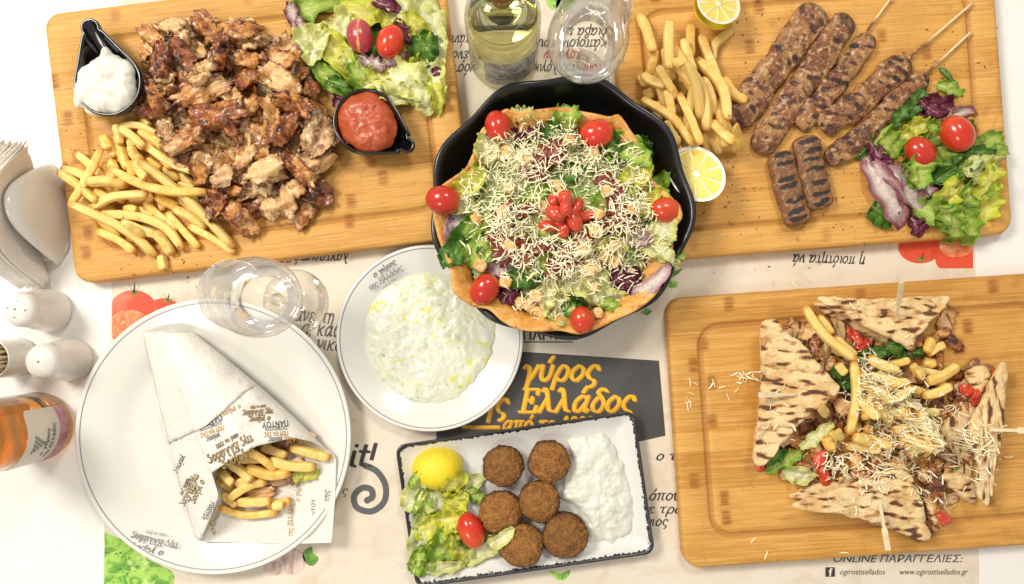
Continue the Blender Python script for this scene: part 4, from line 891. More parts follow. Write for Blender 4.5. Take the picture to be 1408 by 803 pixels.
def lemon_half(cx, cy, rx, ry, ang, label, up=True, wedge=None, m=None, tilt=0):
    zt = BT + .024; s_ = (HC - zt) / FPX; rx *= s_; ry *= s_; a = R(ang); c = P(cx, cy, zt)[:2]; hgt = .022; zb = BT + .0005
    r = thing('lemon_half' if up else 'lemon_end', label, 'lemon', (c[0], c[1], zb), a)
    a0, a1 = wedge or (0, 2 * pi); na = 72; A = np.linspace(a0, a1, na, endpoint=wedge is not None)
    # rind shell
    Rg = []
    for k in range(15):
        ph = pi / 2 * k / 14; q = math.sin(ph) ; z = hgt * (1 - math.cos(ph)) if up else 0
        ring = [(q * rx * math.cos(t), q * ry * math.sin(t), z) for t in A]; Rg.append(ring)
    V, F = rings(Rg, True, False, wedge is None)
    V[:, 2] += tilt * V[:, 0]; V[:, 2] -= V[:, 2].min()
    add('rind', V, F, m or M['rind'], r, local=True)
    # cut face
    nr = 22; V, F, at = [], [], []
    for k in range(nr):
        q = k / (nr - 1)
        for t in A:
            seg = abs(((t / (2 * pi) * 9) % 1.0) - .5) * 2     # 1 at a membrane
            mem = max(0, (seg - .86) / .14) if q > .12 else 1
            pith = 1.0 if q > .86 else (mem if q > .1 else 1)
            if q > .975: pith = 1
            dz = -.0012 * (1 - pith) * (1 if q < .86 else 0)
            V.append((q * rx * .992 * math.cos(t), q * ry * .992 * math.sin(t), hgt + dz + .0001)); at.append(min(1, pith))
    V = np.array(V); V[:, 2] += tilt * V[:, 0] + (abs(tilt) * rx); F = gridF(nr, na, cv=wedge is None)
    add('cut_face', V, F, M['flesh'], r, local=True, attrs={'pith': at})
    if wedge is not None:     # flat side cut of the wedge
        side = []
        for t in (a0, a1):
            S, fs = [], []
            for k in range(15):
                ph = pi / 2 * k / 14; q = math.sin(ph); z = hgt * (1 - math.cos(ph)); S += [(q * rx * math.cos(t), q * ry * math.sin(t), z), (q * rx * math.cos(t), q * ry * math.sin(t), hgt)]
            S = np.array(S); S[:, 2] += tilt * S[:, 0] + abs(tilt) * rx; fs = gridF(15, 2)
            add('side_cut', S, fs, M['flesh'], r, local=True, attrs={'pith': [0.3] * len(S)})
    xx, yy = np.meshgrid(np.linspace(-1, 1, 40), np.linspace(-1, 1, 40)); k = xx ** 2 + yy ** 2 < 1
    stamp(c[0] + xx[k] * rx, c[1] + yy[k] * ry, BT + hgt, 1)
lemon_half(984, 12, 35, 31, 222, 'lemon half at the top edge of the board, cut face up above the fries', m=M['rindg'], tilt=.55)
lemon_half(955, 241, 42, 36, -62, 'lemon half lying between the black pan and the board, below the fries', tilt=.35)
def skewer(pts, w, marks, label, stick=None, **kw):
    c = P(*pts[0], BT); r = thing('souvlaki_skewer', label, 'skewer', (c[0], c[1], BT + .0004), group='grilled pork skewers')
    r['wloc'] = [float(c[0]), float(c[1]), BT + .0004]
    o, zm = kebab('grilled_meat', pts, w, M['pork'], r, marks, **kw)
    if stick:
        a, b = P(*stick[0], .032), P(*stick[1], .032); a[2] = zm; b[2] = max(zm - .004, BT + .004)
        n = 14; path = [a + (b - a) * t for t in np.linspace(-.12, 1, n)]
        V, F = tube(path, .00125, 8); add('wooden_stick', V, F, M['stick'], r, attrs={'char': np.repeat(np.clip(1 - np.linspace(-.12, 1, n) * 1.9, 0, 1), 8)})
    del r['wloc']
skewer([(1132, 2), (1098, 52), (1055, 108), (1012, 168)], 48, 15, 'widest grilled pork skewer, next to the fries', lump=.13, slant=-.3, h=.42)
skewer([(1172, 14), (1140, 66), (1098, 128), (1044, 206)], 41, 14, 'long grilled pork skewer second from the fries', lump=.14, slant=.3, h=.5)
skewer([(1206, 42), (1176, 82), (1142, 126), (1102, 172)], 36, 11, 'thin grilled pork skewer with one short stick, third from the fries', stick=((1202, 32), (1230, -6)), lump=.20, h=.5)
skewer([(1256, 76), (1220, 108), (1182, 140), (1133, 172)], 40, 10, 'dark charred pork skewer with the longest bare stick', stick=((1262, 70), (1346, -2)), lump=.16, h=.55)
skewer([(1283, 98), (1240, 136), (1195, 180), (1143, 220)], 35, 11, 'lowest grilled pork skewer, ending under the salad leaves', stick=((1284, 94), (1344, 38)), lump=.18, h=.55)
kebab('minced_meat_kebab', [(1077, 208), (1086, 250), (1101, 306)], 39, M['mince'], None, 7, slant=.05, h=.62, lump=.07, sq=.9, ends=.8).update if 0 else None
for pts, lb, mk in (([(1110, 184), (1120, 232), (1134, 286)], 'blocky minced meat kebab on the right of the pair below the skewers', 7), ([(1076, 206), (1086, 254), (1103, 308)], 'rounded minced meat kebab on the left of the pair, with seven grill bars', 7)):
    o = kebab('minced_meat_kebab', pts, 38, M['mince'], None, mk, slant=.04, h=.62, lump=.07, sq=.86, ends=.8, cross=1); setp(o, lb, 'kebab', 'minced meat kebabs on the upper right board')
specks('herb_flakes', [(1120, 290, 50), (1300, 90, 35), (1000, 260, 40), (1060, 60, 40), (1190, 210, 50)], 260, M['herb'], 'dried oregano flakes scattered over the upper right board and skewers', 'herbs')
salad([(1316, 118, 34, 18, -20, 'green'), (1312, 98, 26, 7, -50, 'dark', .4), (1262, 140, 40, 24, 60, 'dark'), (1240, 158, 34, 20, 50, 'dark'), (1196, 208, 24, 14, 10, 'dark'), (1222, 292, 34, 36, -40, 'dark', .6), (1285, 250, 60, 40, 0, 'dark'), (1325, 225, 60, 34, 20, 'dark'), (1300, 200, 60, 50, 30, 'green'), (1345, 245, 66, 50, 60, 'green'),
       (1292, 142, 56, 30, 8, 'rad'), (1288, 150, 46, 20, -30, 'rad'), (1325, 152, 50, 15, 18, 'radpale', .5), (1262, 176, 48, 26, 42, 'yel'), (1270, 172, 26, 24, 0, 'yel'), (1290, 180, 36, 30, 60, 'green'), (1226, 194, 46, 34, -40, 'green'), (1340, 170, 26, 16, -50, 'dark'), (1346, 196, 30, 14, 70, 'radpale', .6),
       (1366, 192, 46, 26, 30, 'green'), (1380, 205, 46, 16, 14, 'green'), (1350, 212, 46, 22, 0, 'dark'), (1312, 232, 50, 30, 30, 'dark'), (1298, 262, 34, 10, 10, 'rad', .5), (1216, 218, 62, 18, -58, 'rad', .6), (1222, 262, 100, 34, -62, 'radpale', .6), (1250, 262, 90, 26, -50, 'radpale', .6), (1262, 236, 44, 34, -80, 'green'), (1272, 252, 46, 18, -50, 'radpale'),
       (1312, 262, 50, 34, 50, 'yel'), (1344, 252, 70, 30, 65, 'green'), (1352, 232, 54, 34, 10, 'ice'), (1358, 248, 50, 26, 70, 'yel'), (1366, 276, 54, 34, 75, 'yel'), (1290, 292, 56, 34, -15, 'green'), (1312, 304, 54, 32, -60, 'green'), (1338, 308, 50, 30, -70, 'green'), (1268, 310, 28, 20, -60, 'rad'), (1258, 208, 22, 12, 0, 'dark')],
      'in the salad on the upper right board', 'salad on the upper right board')
tomato(1314, 185, 27, 21, -60, tall=1.0, label='large red cherry tomato with a dimpled end in the upper right salad', cat='tomato')
tomato(1266, 208, 23, 18, -50, label='smaller cherry tomato partly under a leaf in the upper right salad', cat='tomato')
leaf(1263, 236, 44, 30, -84, 'green', label='fresh green leaf draped over the smaller tomato on the upper right board', cat='salad leaf', name='lettuce_leaf')
# ------------------------------------------------------------------ black pan with the tortilla salad
def pan():
    zt = .062; c = P(772, 284, zt)[:2]; Rr = 180 * (HC - zt) / FPX
    r = thing('serving_pan', 'round black pan with a faceted wavy rim, holding the tortilla salad', 'pan', (c[0], c[1], .001))
    n = 220; A = np.linspace(0, 2 * pi, n, endpoint=False)
    def sc(k): return 1 + k * (.022 * np.cos(A * 9 + .6) + .008 * np.cos(A * 4 + 1.0))
    prof = [(0.70, 0, 0), (.74, .001, .1), (.82, .020, .4), (.93, .046, .9), (.985, zt - .003, 1), (1.0, zt - .001, 1), (.997, zt + .001, 1), (.975, zt + .0014, 1), (.950, zt - .0004, 1), (.935, zt - .006, .95), (.88, .038, .75), (.80, .018, .45), (.74, .007, .2), (.66, .0045, 0), (.3, .0042, 0)]
    Rg = [np.column_stack([q * Rr * sc(k) * np.cos(A), q * Rr * sc(k) * np.sin(A), np.full(n, z) + (0.0015 * np.cos(A * 9 + .6) * k if k > .8 else 0)]) for q, z, k in prof]
    V, F = rings(Rg); add('pan_body', V, F, M['blackpan'], r, local=True)
    for q in np.linspace(0, 1, 90): stamp(c[0] + q * Rr * np.cos(A), c[1] + q * Rr * np.sin(A), float(np.interp(q, [.66, .74, .8, .88, .95, 1], [.0055, .008, .019, .039, zt, zt])), 1)
    return c, Rr
pc, pR = pan()
tz = .067
TP = [(742, 152), (712, 157), (694, 152), (676, 168), (662, 178), (656, 196), (648, 216), (640, 234), (624, 246), (606, 258), (595, 275), (596, 300), (603, 330), (614, 356), (620, 378), (624, 402), (648, 421), (672, 426), (690, 442), (716, 454), (745, 456), (770, 455), (796, 460), (822, 452), (846, 440), (872, 428), (898, 408), (915, 380), (924, 350), (926, 318), (936, 296), (916, 266), (898, 250), (890, 226), (886, 208), (868, 186), (850, 160), (836, 163), (806, 154), (775, 149)]
TP = [(770 + (x - 770) * 1.0, 304 + (y - 304) * 1.0) for x, y in TP]
tq = resample([p[:2] for p in catmull([P(x, y, tz)[:2] for x, y in TP], 4, True)], 200)
tc = P(770, 304, tz)[:2]
def tring(s, z, wav=0):
    ang = np.arctan2(tq[:, 1] - tc[1], tq[:, 0] - tc[0])
    p = tc + (tq - tc) * s
    zz_ = z + wav * (np.sin(ang * 7 + 1) * .004 + np.sin(ang * 17) * .0012)
    zz_ = zz_ + np.array([.0012 * fbm(x * 60, y * 60, s * 3) for x, y in p])
    return np.column_stack([p, zz_])
V, F = rings([tring(.60, .0075), tring(.70, .016), tring(.82, .036, .3), tring(.90, .056, .8), tring(.985, tz + .002, 1), tring(1.0, tz + .0045, 1), tring(.995, tz + .0062, 1), tring(.97, tz + .0058, 1), tring(.93, tz + .002, .9), tring(.87, tz - .003, .6), tring(.80, .052, .3), tring(.70, .040), tring(.5, .03), tring(.2, .03)], True, True)
add('tortilla_bowl', V, F, M['tort'], label='crisp golden tortilla bowl with a wavy edge standing in the black pan', cat='tortilla bowl')
for s, z in ((1, tz + .006), (.97, tz + .0055), (.93, tz), (.9, tz - .004), (.87, tz - .008), (.83, .050), (.8, .046)):
    stamp(tc[0] + (tq[:, 0] - tc[0]) * s, tc[1] + (tq[:, 1] - tc[1]) * s, z, 2)
mound = [(tc[0] + (x - tc[0]) * .86, tc[1] + (y - tc[1]) * .86) for x, y in tq]
def zmound(s): return .050 + .022 * (1 - s ** 2)
mm = leafmat('shredded_lettuce_mass', (.56, .60, .24), (.26, .40, .06), (.80, .80, .60))
nr = 46; Rg, at = [], []
for k in range(nr):
    s = .01 + .81 * k / (nr - 1); p = tc + (tq - tc) * s; p = p[::1]
    z = np.array([zmound(s) + .0035 * fbm(x * 75, y * 75, 2, 4) for x, y in p]); Rg.append(np.column_stack([p, z])); at += [(.5 + fbm(x * 60, y * 60, 9, 2)) for x, y in p]
    stamp(p[:, 0], p[:, 1], z, 1)
V, F = rings(Rg); add('shredded_lettuce', V, F, mm, attrs={'edge': at, 'rib': [.2] * len(at)}, label='mass of shredded lettuce filling the tortilla bowl under the toppings', cat='lettuce', kind='stuff')
lst = [(775, 172, 42, 32, 80, 'green'), (718, 168, 26, 24, 30, 'ice'), (706, 194, 48, 22, -10, 'rad'), (735, 190, 34, 14, 30, 'rad'), (852, 214, 60, 30, -25, 'green'), (884, 205, 30, 18, -60, 'dark'), (868, 226, 50, 24, -20, 'green'), (654, 258, 40, 30, 60, 'green'), (640, 274, 40, 26, 20, 'green'), (650, 262, 50, 26, 40, 'yel'),
       (690, 212, 50, 26, 70, 'ice'), (672, 214, 40, 30, 80, 'ice'), (760, 196, 34, 22, -50, 'dark'), (832, 208, 34, 22, -40, 'dark'), (630, 318, 60, 22, 86, 'onion', .4), (650, 330, 72, 40, 52, 'dark'), (630, 352, 48, 28, 40, 'dark'), (670, 345, 60, 34, 30, 'green'), (660, 310, 50, 30, 50, 'green'), (640, 290, 40, 24, 0, 'ice'),
       (896, 268, 56, 24, 60, 'green'), (900, 300, 50, 24, 70, 'green'), (884, 288, 46, 26, 30, 'yel'), (900, 326, 60, 30, 70, 'ice'), (870, 250, 50, 30, 40, 'yel'), (888, 345, 46, 22, -40, 'ice'), (905, 355, 40, 16, -45, 'ice'), (848, 384, 50, 26, 25, 'rad'), (862, 396, 34, 18, 10, 'rad'), (888, 392, 56, 16, 40, 'onion', .4), (800, 395, 70, 34, -15, 'ice'),
       (826, 410, 50, 24, -5, 'ice'), (800, 378, 70, 30, -38, 'ice'), (765, 425, 48, 34, -50, 'ice'), (745, 412, 50, 28, 70, 'ice'), (783, 424, 26, 22, 40, 'dark'), (702, 402, 34, 26, 50, 'rad'), (693, 374, 40, 20, 0, 'onion'), (722, 384, 52, 28, 15, 'dark'), (740, 366, 50, 26, 30, 'green'), (722, 352, 40, 26, 0, 'green'),
       (860, 330, 50, 24, -20, 'onion'), (838, 345, 40, 26, 30, 'yel'), (812, 340, 36, 22, 0, 'yel'), (760, 330, 36, 22, -20, 'yel'), (715, 300, 40, 26, 40, 'green'), (735, 275, 36, 24, 40, 'green'), (780, 246, 34, 24, 30, 'dark'), (822, 288, 36, 24, 60, 'green'), (850, 280, 40, 24, 40, 'green'), (700, 330, 40, 26, 0, 'yel'), (766, 225, 40, 24, 0, 'ice'), (720, 235, 40, 24, 0, 'ice'), (820, 236, 40, 24, -30, 'green'), (832, 420, 26, 14, -20, 'green'), (930, 358, 16, 7, 0, 'green', .4)]
random.seed(11); salad(lst, 'in the tortilla salad of the black pan', 'tortilla salad')
for x, y, L, W, a in ((745, 218, 52, 30, 35), (735, 238, 36, 26, 0), (765, 212, 36, 24, 80), (694, 292, 32, 26, 40), (690, 318, 40, 30, 60), (704, 345, 44, 34, 20), (715, 355, 34, 22, -40), (776, 360, 46, 30, 20), (790, 340, 50, 28, 40), (768, 372, 32, 24, 0), (838, 254, 40, 26, -50), (850, 280, 42, 28, -60), (852, 302, 46, 30, -40), (838, 310, 34, 22, 0), (745, 340, 32, 20, 20), (722, 290, 28, 18, 20)):
    shaving(x, y, L * 1.1, W * 1.1, a, curl=.6, z_px=.07, mt=M['dried'], amp=.003, jag=.3, t=.002, name='dried_tomato_piece', label='dark red sun dried tomato piece %s the tomato rosette of the pan salad' % (('upper ' if y < 260 else 'lower ' if y > 320 else 'level ') + ('left of' if x < 735 else 'right of' if x > 815 else 'centre, beside')), cat='dried tomato', group='dried tomato pieces in the pan salad')
def crouton(x, y, s=11, lab='golden toasted bread crouton in the tortilla salad of the pan', grp='croutons in the pan salad'):
    c = P(x, y, .075)[:2]; h = s * (HC - .075) / FPX / 2; z0 = float(Hs(c[0], c[1])); a = random.uniform(0, pi); tl = random.uniform(-.3, .3); sd = random.uniform(0, 50); V = []; Rg = []
    for i, k, zz_ in ((0, .75, -1), (1, .97, -.82), (2, 1.0, 0), (3, .97, .82), (4, .72, 1)):
        q = rrect(1 * k, .86 * k, .42 * k, 2); ring = []
        for u, v in q:
            n_ = 1 + .16 * nz(u * 1.4 + sd, v * 1.4, zz_); X, Y, Z = u * n_ * h, v * n_ * h, zz_ * h * .85 + tl * u * h
            ring.append((c[0] + X * math.cos(a) - Y * math.sin(a), c[1] + X * math.sin(a) + Y * math.cos(a), z0 + h * .45 + Z))
        Rg.append(ring)
    V, F = rings(Rg); stamp(V[:, 0], V[:, 1], V[:, 2], 1)
    add('crouton', V, F, M['crouton'], label='%s golden crouton, %s %s of the pan salad' % ('small' if s < 16 else 'large', 'upper' if y < 260 else 'lower' if y > 340 else 'middle', 'left' if x < 735 else 'right' if x > 805 else 'centre'), cat='crouton', group=grp)
TL = 'in the tortilla salad'
for x, y, rx, ry, a, lb in ((684, 171, 22, 18, -80, 'cherry tomato at the upper left edge of the tortilla bowl'), (821, 182, 24, 20, 10, 'cherry tomato at the upper right edge of the tortilla bowl'), (609, 274, 25, 20, -8, 'leftmost cherry tomato, overhanging the left rim of the pan'),
                            (918, 287, 22, 18, -8, 'cherry tomato on the right edge of the tortilla bowl against the pan rim'), (666, 397, 24, 19, 48, 'cherry tomato at the lower left edge of the tortilla bowl'), (802, 440, 20, 17, -70, 'cherry tomato at the lower edge of the tortilla bowl')):
    cc = P(x, y, .075); tomato(x, y, rx, ry, a, z_px=.078, zc=.060 if x > 640 else .062, label=lb, cat='tomato')
for x, y in ((695, 208), (782, 193), (816, 211), (700, 258), (723, 220), (660, 365), (695, 388), (715, 415), (729, 421), (742, 429), (737, 407), (824, 430), (817, 395), (816, 317), (868, 289), (811, 370), (746, 284), (690, 292), (766, 254), (834, 264), (800, 345), (845, 360), (772, 268), (822, 297), (700, 340), (655, 300), (842, 340), (828, 352), (756, 300)):
    crouton(x, y, random.uniform(14, 20))
random.seed(5)
TIN = [(770 + (x - 770) * .90, 304 + (y - 304) * .90) for x, y in TP]
TAV = [(684, 171, 30), (821, 182, 32), (609, 274, 32), (918, 287, 32), (666, 397, 30), (802, 440, 30)]
shreds('grated_cheese', [(705, 245, 24, 3), (700, 220, 22, 2), (800, 222, 26, 3), (770, 200, 30, 1), (690, 305, 16, 1.6), (720, 335, 26, 3), (715, 285, 36, 1.6), (785, 345, 26, 3), (830, 345, 26, 2.4), (870, 270, 26, 2), (885, 300, 20, 1.4), (850, 240, 26, 1.6), (755, 400, 30, 2), (800, 375, 30, 1.6), (860, 330, 26, 1.6), (650, 280, 16, .8), (760, 250, 40, 1)], 2150,
       'fine pale grated cheese strewn over the tortilla salad in the pan', 'grated cheese', ln=(.004, .0115), wd=.00038, avoid=TAV, within=TIN)
def tomato_strip(x, y, L, W, a, lab='red cut tomato strip of the rosette at the centre of the pan salad'):
    s_ = (HC - .09) / FPX; c = P(x, y, .09)[:2]; L *= s_ / 2 * 1.4; W *= s_ / 2 * 1.35; aa = R(a); z0 = float(Hs(c[0], c[1])); n = 9; Rg = []; sd = random.uniform(0, 40)
    for i in range(n):
        t = -1 + 2 * i / (n - 1); k = math.sqrt(max(.03, 1 - abs(t) ** 3)); ring = []
        for j in range(12):
            al = 2 * pi * j / 12; u = math.cos(al); v = math.sin(al); X = t * L; Y = u * W * k * (1 + .15 * nz(sd, t * 2)); Z = v * W * .62 * k + (1 - t * t) * W * .5 - .3 * W * abs(u) * (1 if v > 0 else 0)
            ring.append((c[0] + X * math.cos(aa) - Y * math.sin(aa), c[1] + X * math.sin(aa) + Y * math.cos(aa), z0 + W * .5 + Z))
        Rg.append(ring)
    V, F = rings(Rg); stamp(V[:, 0], V[:, 1], V[:, 2], 1)
    add('tomato_strip', V, F, M['tomcut'], label=lab, cat='tomato strip', group='tomato strips of the centre rosette')
for q in ((770, 300, 22, 14, 70), (782, 304, 20, 14, 110), (754, 310, 20, 11, -10), (776, 314, 18, 13, 80), (762, 275, 18, 14, 75), (778, 271, 17, 15, 95), (795, 282, 22, 12, 70), (764, 294, 22, 15, -20), (789, 302, 26, 15, -62), (811, 294, 30, 11, 16), (777, 288, 16, 12, 90)): tomato_strip(*q)
shreds('grated_cheese', [(745, 245, 50, 1), (790, 350, 50, 1), (700, 320, 40, 1), (860, 290, 35, 1)], 120, 'last sprinkle of grated cheese over the dried tomato and croutons', 'grated cheese', ln=(.008, .016), wd=.0005, avoid=TAV + [(780, 292, 30)], within=TIN)
# ------------------------------------------------------------------ tzatziki and falafel plate
TZ = [(592, 373), (622, 374), (650, 386), (672, 404), (684, 432), (683, 462), (676, 492), (660, 518), (640, 540), (615, 554), (588, 558), (560, 552), (535, 535), (512, 512), (501, 485), (499, 455), (503, 425), (515, 402), (540, 386), (565, 376)]
def tzh(s, x, y, d):
    sw_ = math.sin(38 * math.hypot(x + .10, y + .02) * 10 + 3 * fbm(x * 22, y * 22, 1, 2))
    return .0085 * (1 - s ** 4) ** .5 + .0016 * fbm(x * 45, y * 45, 4, 4) * (1 - s ** 8) + .0009 * fbm(x * 120, y * 120, 7, 3) + .0004
blob('tzatziki', TZ, .0042, tzh, M['tzatziki'], nr=70, na=220, rag=.05, label='tzatziki spread with drops of yellow oil on the small white plate', cat='dip')
blob('yogurt_dip', [(806, 596), (828, 596), (842, 612), (856, 640), (866, 668), (872, 700), (866, 726), (852, 740), (832, 746), (812, 744), (800, 728), (796, 706), (786, 690), (770, 682), (774, 664), (784, 642), (783, 618), (782, 604)], .0052, lambda s, x, y, d: .009 * (1 - s ** 3) ** .6 + .0028 * fbm(x * 70, y * 70, 8, 4) * (1 - s ** 8) + .0004, M['cream2'], nr=50, na=160, rag=.10,
     cen=(822, 676), label='white yogurt dip with herbs on the right end of the rectangular plate', cat='dip')
def falafel(x, y, rpx, lab):
    z = .022; s_ = (HC - z) / FPX; c = P(x, y, z)[:2]; Rr = rpx * s_; nu, nv = 46, 72; sd = random.uniform(0, 90); Rg, at = [], []
    z0 = .0045
    for i in range(nu):
        ph = -pi / 2 + pi * (i + .02) / (nu - 1 + .04); ring = []
        for j in range(nv):
            th = 2 * pi * j / nv; X = math.cos(ph) * math.cos(th); Y = math.cos(ph) * math.sin(th); Z = math.sin(ph)
            k = 1 + .085 * fbm(X * 1.3 + sd, Y * 1.3, Z * 1.3, 2) + .085 * fbm(X * 9 + sd, Y * 8, Z * 8, 4)
            Zs = math.copysign(abs(Z) ** .85, Z)
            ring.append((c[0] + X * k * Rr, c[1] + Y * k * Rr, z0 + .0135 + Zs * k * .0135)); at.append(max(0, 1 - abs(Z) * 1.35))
        Rg.append(ring)
    V, F = rings(Rg); stamp(V[:, 0], V[:, 1], V[:, 2], 1)
    add('falafel_ball', V, F, M['falafel'], attrs={'side': at}, label=lab, cat='falafel', group='six falafel balls on the rectangular plate')
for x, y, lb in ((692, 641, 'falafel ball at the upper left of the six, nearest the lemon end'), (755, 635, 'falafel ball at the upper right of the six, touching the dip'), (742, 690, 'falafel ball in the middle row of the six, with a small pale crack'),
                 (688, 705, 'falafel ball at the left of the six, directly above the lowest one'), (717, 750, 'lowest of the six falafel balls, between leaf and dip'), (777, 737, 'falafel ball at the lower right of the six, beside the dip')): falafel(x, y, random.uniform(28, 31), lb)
random.seed(21)
def lemon_dome():
    z = .022; c = P(600, 647, z)[:2]; s_ = (HC - z) / FPX; rx, ry = 36 * s_, 30 * s_; Rg = []; a = R(8); z0 = .0052; r = thing('lemon_half', 'lemon half lying cut side down on the rectangular plate, yellow rind up', 'lemon', (c[0], c[1], z0), a)
    for k in range(24):
        ph = pi / 2 * k / 23; q = math.cos(ph) ** .8; Rg.append([(rx * q * math.cos(t) * (1 + .02 * math.sin(3 * t)), ry * q * math.sin(t), .024 * math.sin(ph) + .0015) for t in np.linspace(0, 2 * pi, 56, endpoint=False)])
    V, F = rings(Rg); add('rind', V, F, M['rind'], r, local=True)
    V, F = lathe([(1, 0), (1, .0014)], (0, 0, 0), 56, True, True); V[:, 0] *= rx * .97; V[:, 1] *= ry * .97; add('pith_edge', V, F, M['cream'], r, local=True)
    q = np.linspace(0, 2 * pi, 60)
    for t in np.linspace(0, 1, 20): stamp(c[0] + rx * t * np.cos(q), c[1] + ry * t * np.sin(q), z0 + .024 * math.sqrt(1 - t * t), 1)
lemon_dome()
salad([(566, 686, 44, 28, 60, 'ice'), (568, 662, 26, 12, 60, 'green'), (580, 712, 66, 26, 95, 'green', .7), (600, 700, 50, 30, -40, 'ice'), (640, 672, 50, 24, 20, 'ice'), (622, 668, 40, 24, 30, 'yel'), (655, 688, 34, 18, -28, 'green'), (575, 745, 60, 28, 80, 'ice'), (600, 730, 60, 34, 20, 'yel'), (625, 700, 40, 30, 60, 'yel'), (590, 770, 60, 28, 60, 'green'), (608, 760, 56, 34, 70, 'green'), (620, 722, 44, 30, 0, 'yel'),
       (632, 764, 46, 26, -60, 'yel'), (610, 786, 50, 18, 10, 'ice'), (668, 760, 64, 22, 38, 'ice', .6), (690, 742, 40, 16, 40, 'ice', .5), (650, 752, 34, 16, 10, 'dark'), (572, 776, 36, 24, 70, 'green')], 'in the side salad on the rectangular plate', 'salad on the rectangular plate')
tomato(648, 730, 26, 18, -68, z_px=.02, label='oblong cherry tomato beside the falafel on the rectangular plate', cat='tomato')
# ------------------------------------------------------------------ board 3: pita wedges, filling, fries, cheese
random.seed(31); np.random.seed(31)
zone = [(1070, 448), (1110, 446), (1140, 470), (1128, 420), (1200, 470), (1290, 460), (1320, 470), (1300, 520), (1370, 500), (1345, 560), (1335, 640), (1300, 660), (1330, 690), (1288, 700), (1285, 740), (1180, 690), (1095, 655), (1060, 650), (1050, 600), (1080, 560)]
GM3 = 'meat filling among the pita wedges'; pts_ = []
for _ in range(9000):
    x, y = random.uniform(1050, 1375), random.uniform(420, 740)
    if inpoly([x], [y], zone)[0] and all((x - a) ** 2 + (y - b) ** 2 > 240 for a, b in pts_): pts_.append((x, y))
    if len(pts_) >= 80: break
for x, y in pts_: shaving(x, y, random.uniform(24, 42), random.uniform(15, 26), random.uniform(0, 180), curl=random.choice([0, .6, 1.1, 1.5, -.7]), mt=M['meat'] if random.random() < .55 else M['meatp'], amp=.0026, jag=.30, sink=.6, nu=11, nv=8, lm='p', lmx='', cat='meat shaving', group=GM3)
for x, y in pts_[::3] + [(1120, 470), (1138, 490), (1150, 505), (1160, 560), (1150, 590), (1120, 590), (1100, 610), (1128, 625), (1150, 640), (1100, 640), (1180, 640), (1290, 650), (1300, 620), (1320, 560), (1290, 545), (1278, 690), (1284, 710), (1160, 450), (1310, 440), (1318, 470), (1296, 462), (1110, 455), (1285, 672)]:
    if math.hypot(x - 1215, y - 560) > 42: shaving(x, y, random.uniform(24, 44), random.uniform(16, 26), random.uniform(0, 180), curl=random.choice([.3, .7, 1.1, 1.4, -.7]), mt=M['meat'] if random.random() < .75 else M['meatp'], amp=.0026, jag=.32, sink=.6, nu=13, nv=10, lm='p', cat='meat shaving', group=GM3)
for x, y in ((1190, 475), (1178, 462), (1135, 655), (1050, 640), (1287, 708), (1370, 520), (1330, 536), (1355, 530), (1128, 630), (1345, 545)):
    shaving(x, y, random.uniform(20, 28), random.uniform(13, 18), random.uniform(0, 180), curl=.5, mt=M['tomcut'], amp=.001, jag=.12, t=.003, name='tomato_slice', label='red tomato slice piece in the filling of the pita wedges', cat='tomato slice', group='tomato pieces in the pita filling')
salad([(1160, 520, 40, 20, -60, 'dark'), (1205, 485, 40, 18, 10, 'dark'), (1235, 482, 34, 18, -30, 'dark'), (1080, 635, 50, 18, 30, 'green'), (1102, 655, 40, 24, -10, 'ice'), (1125, 600, 50, 16, 40, 'ice'), (1322, 655, 34, 18, 30, 'green'), (1068, 628, 30, 16, 40, 'dark'), (1266, 485, 20, 12, 0, 'dark')], 'in the filling of the pita wedges', 'leaves in the pita filling')
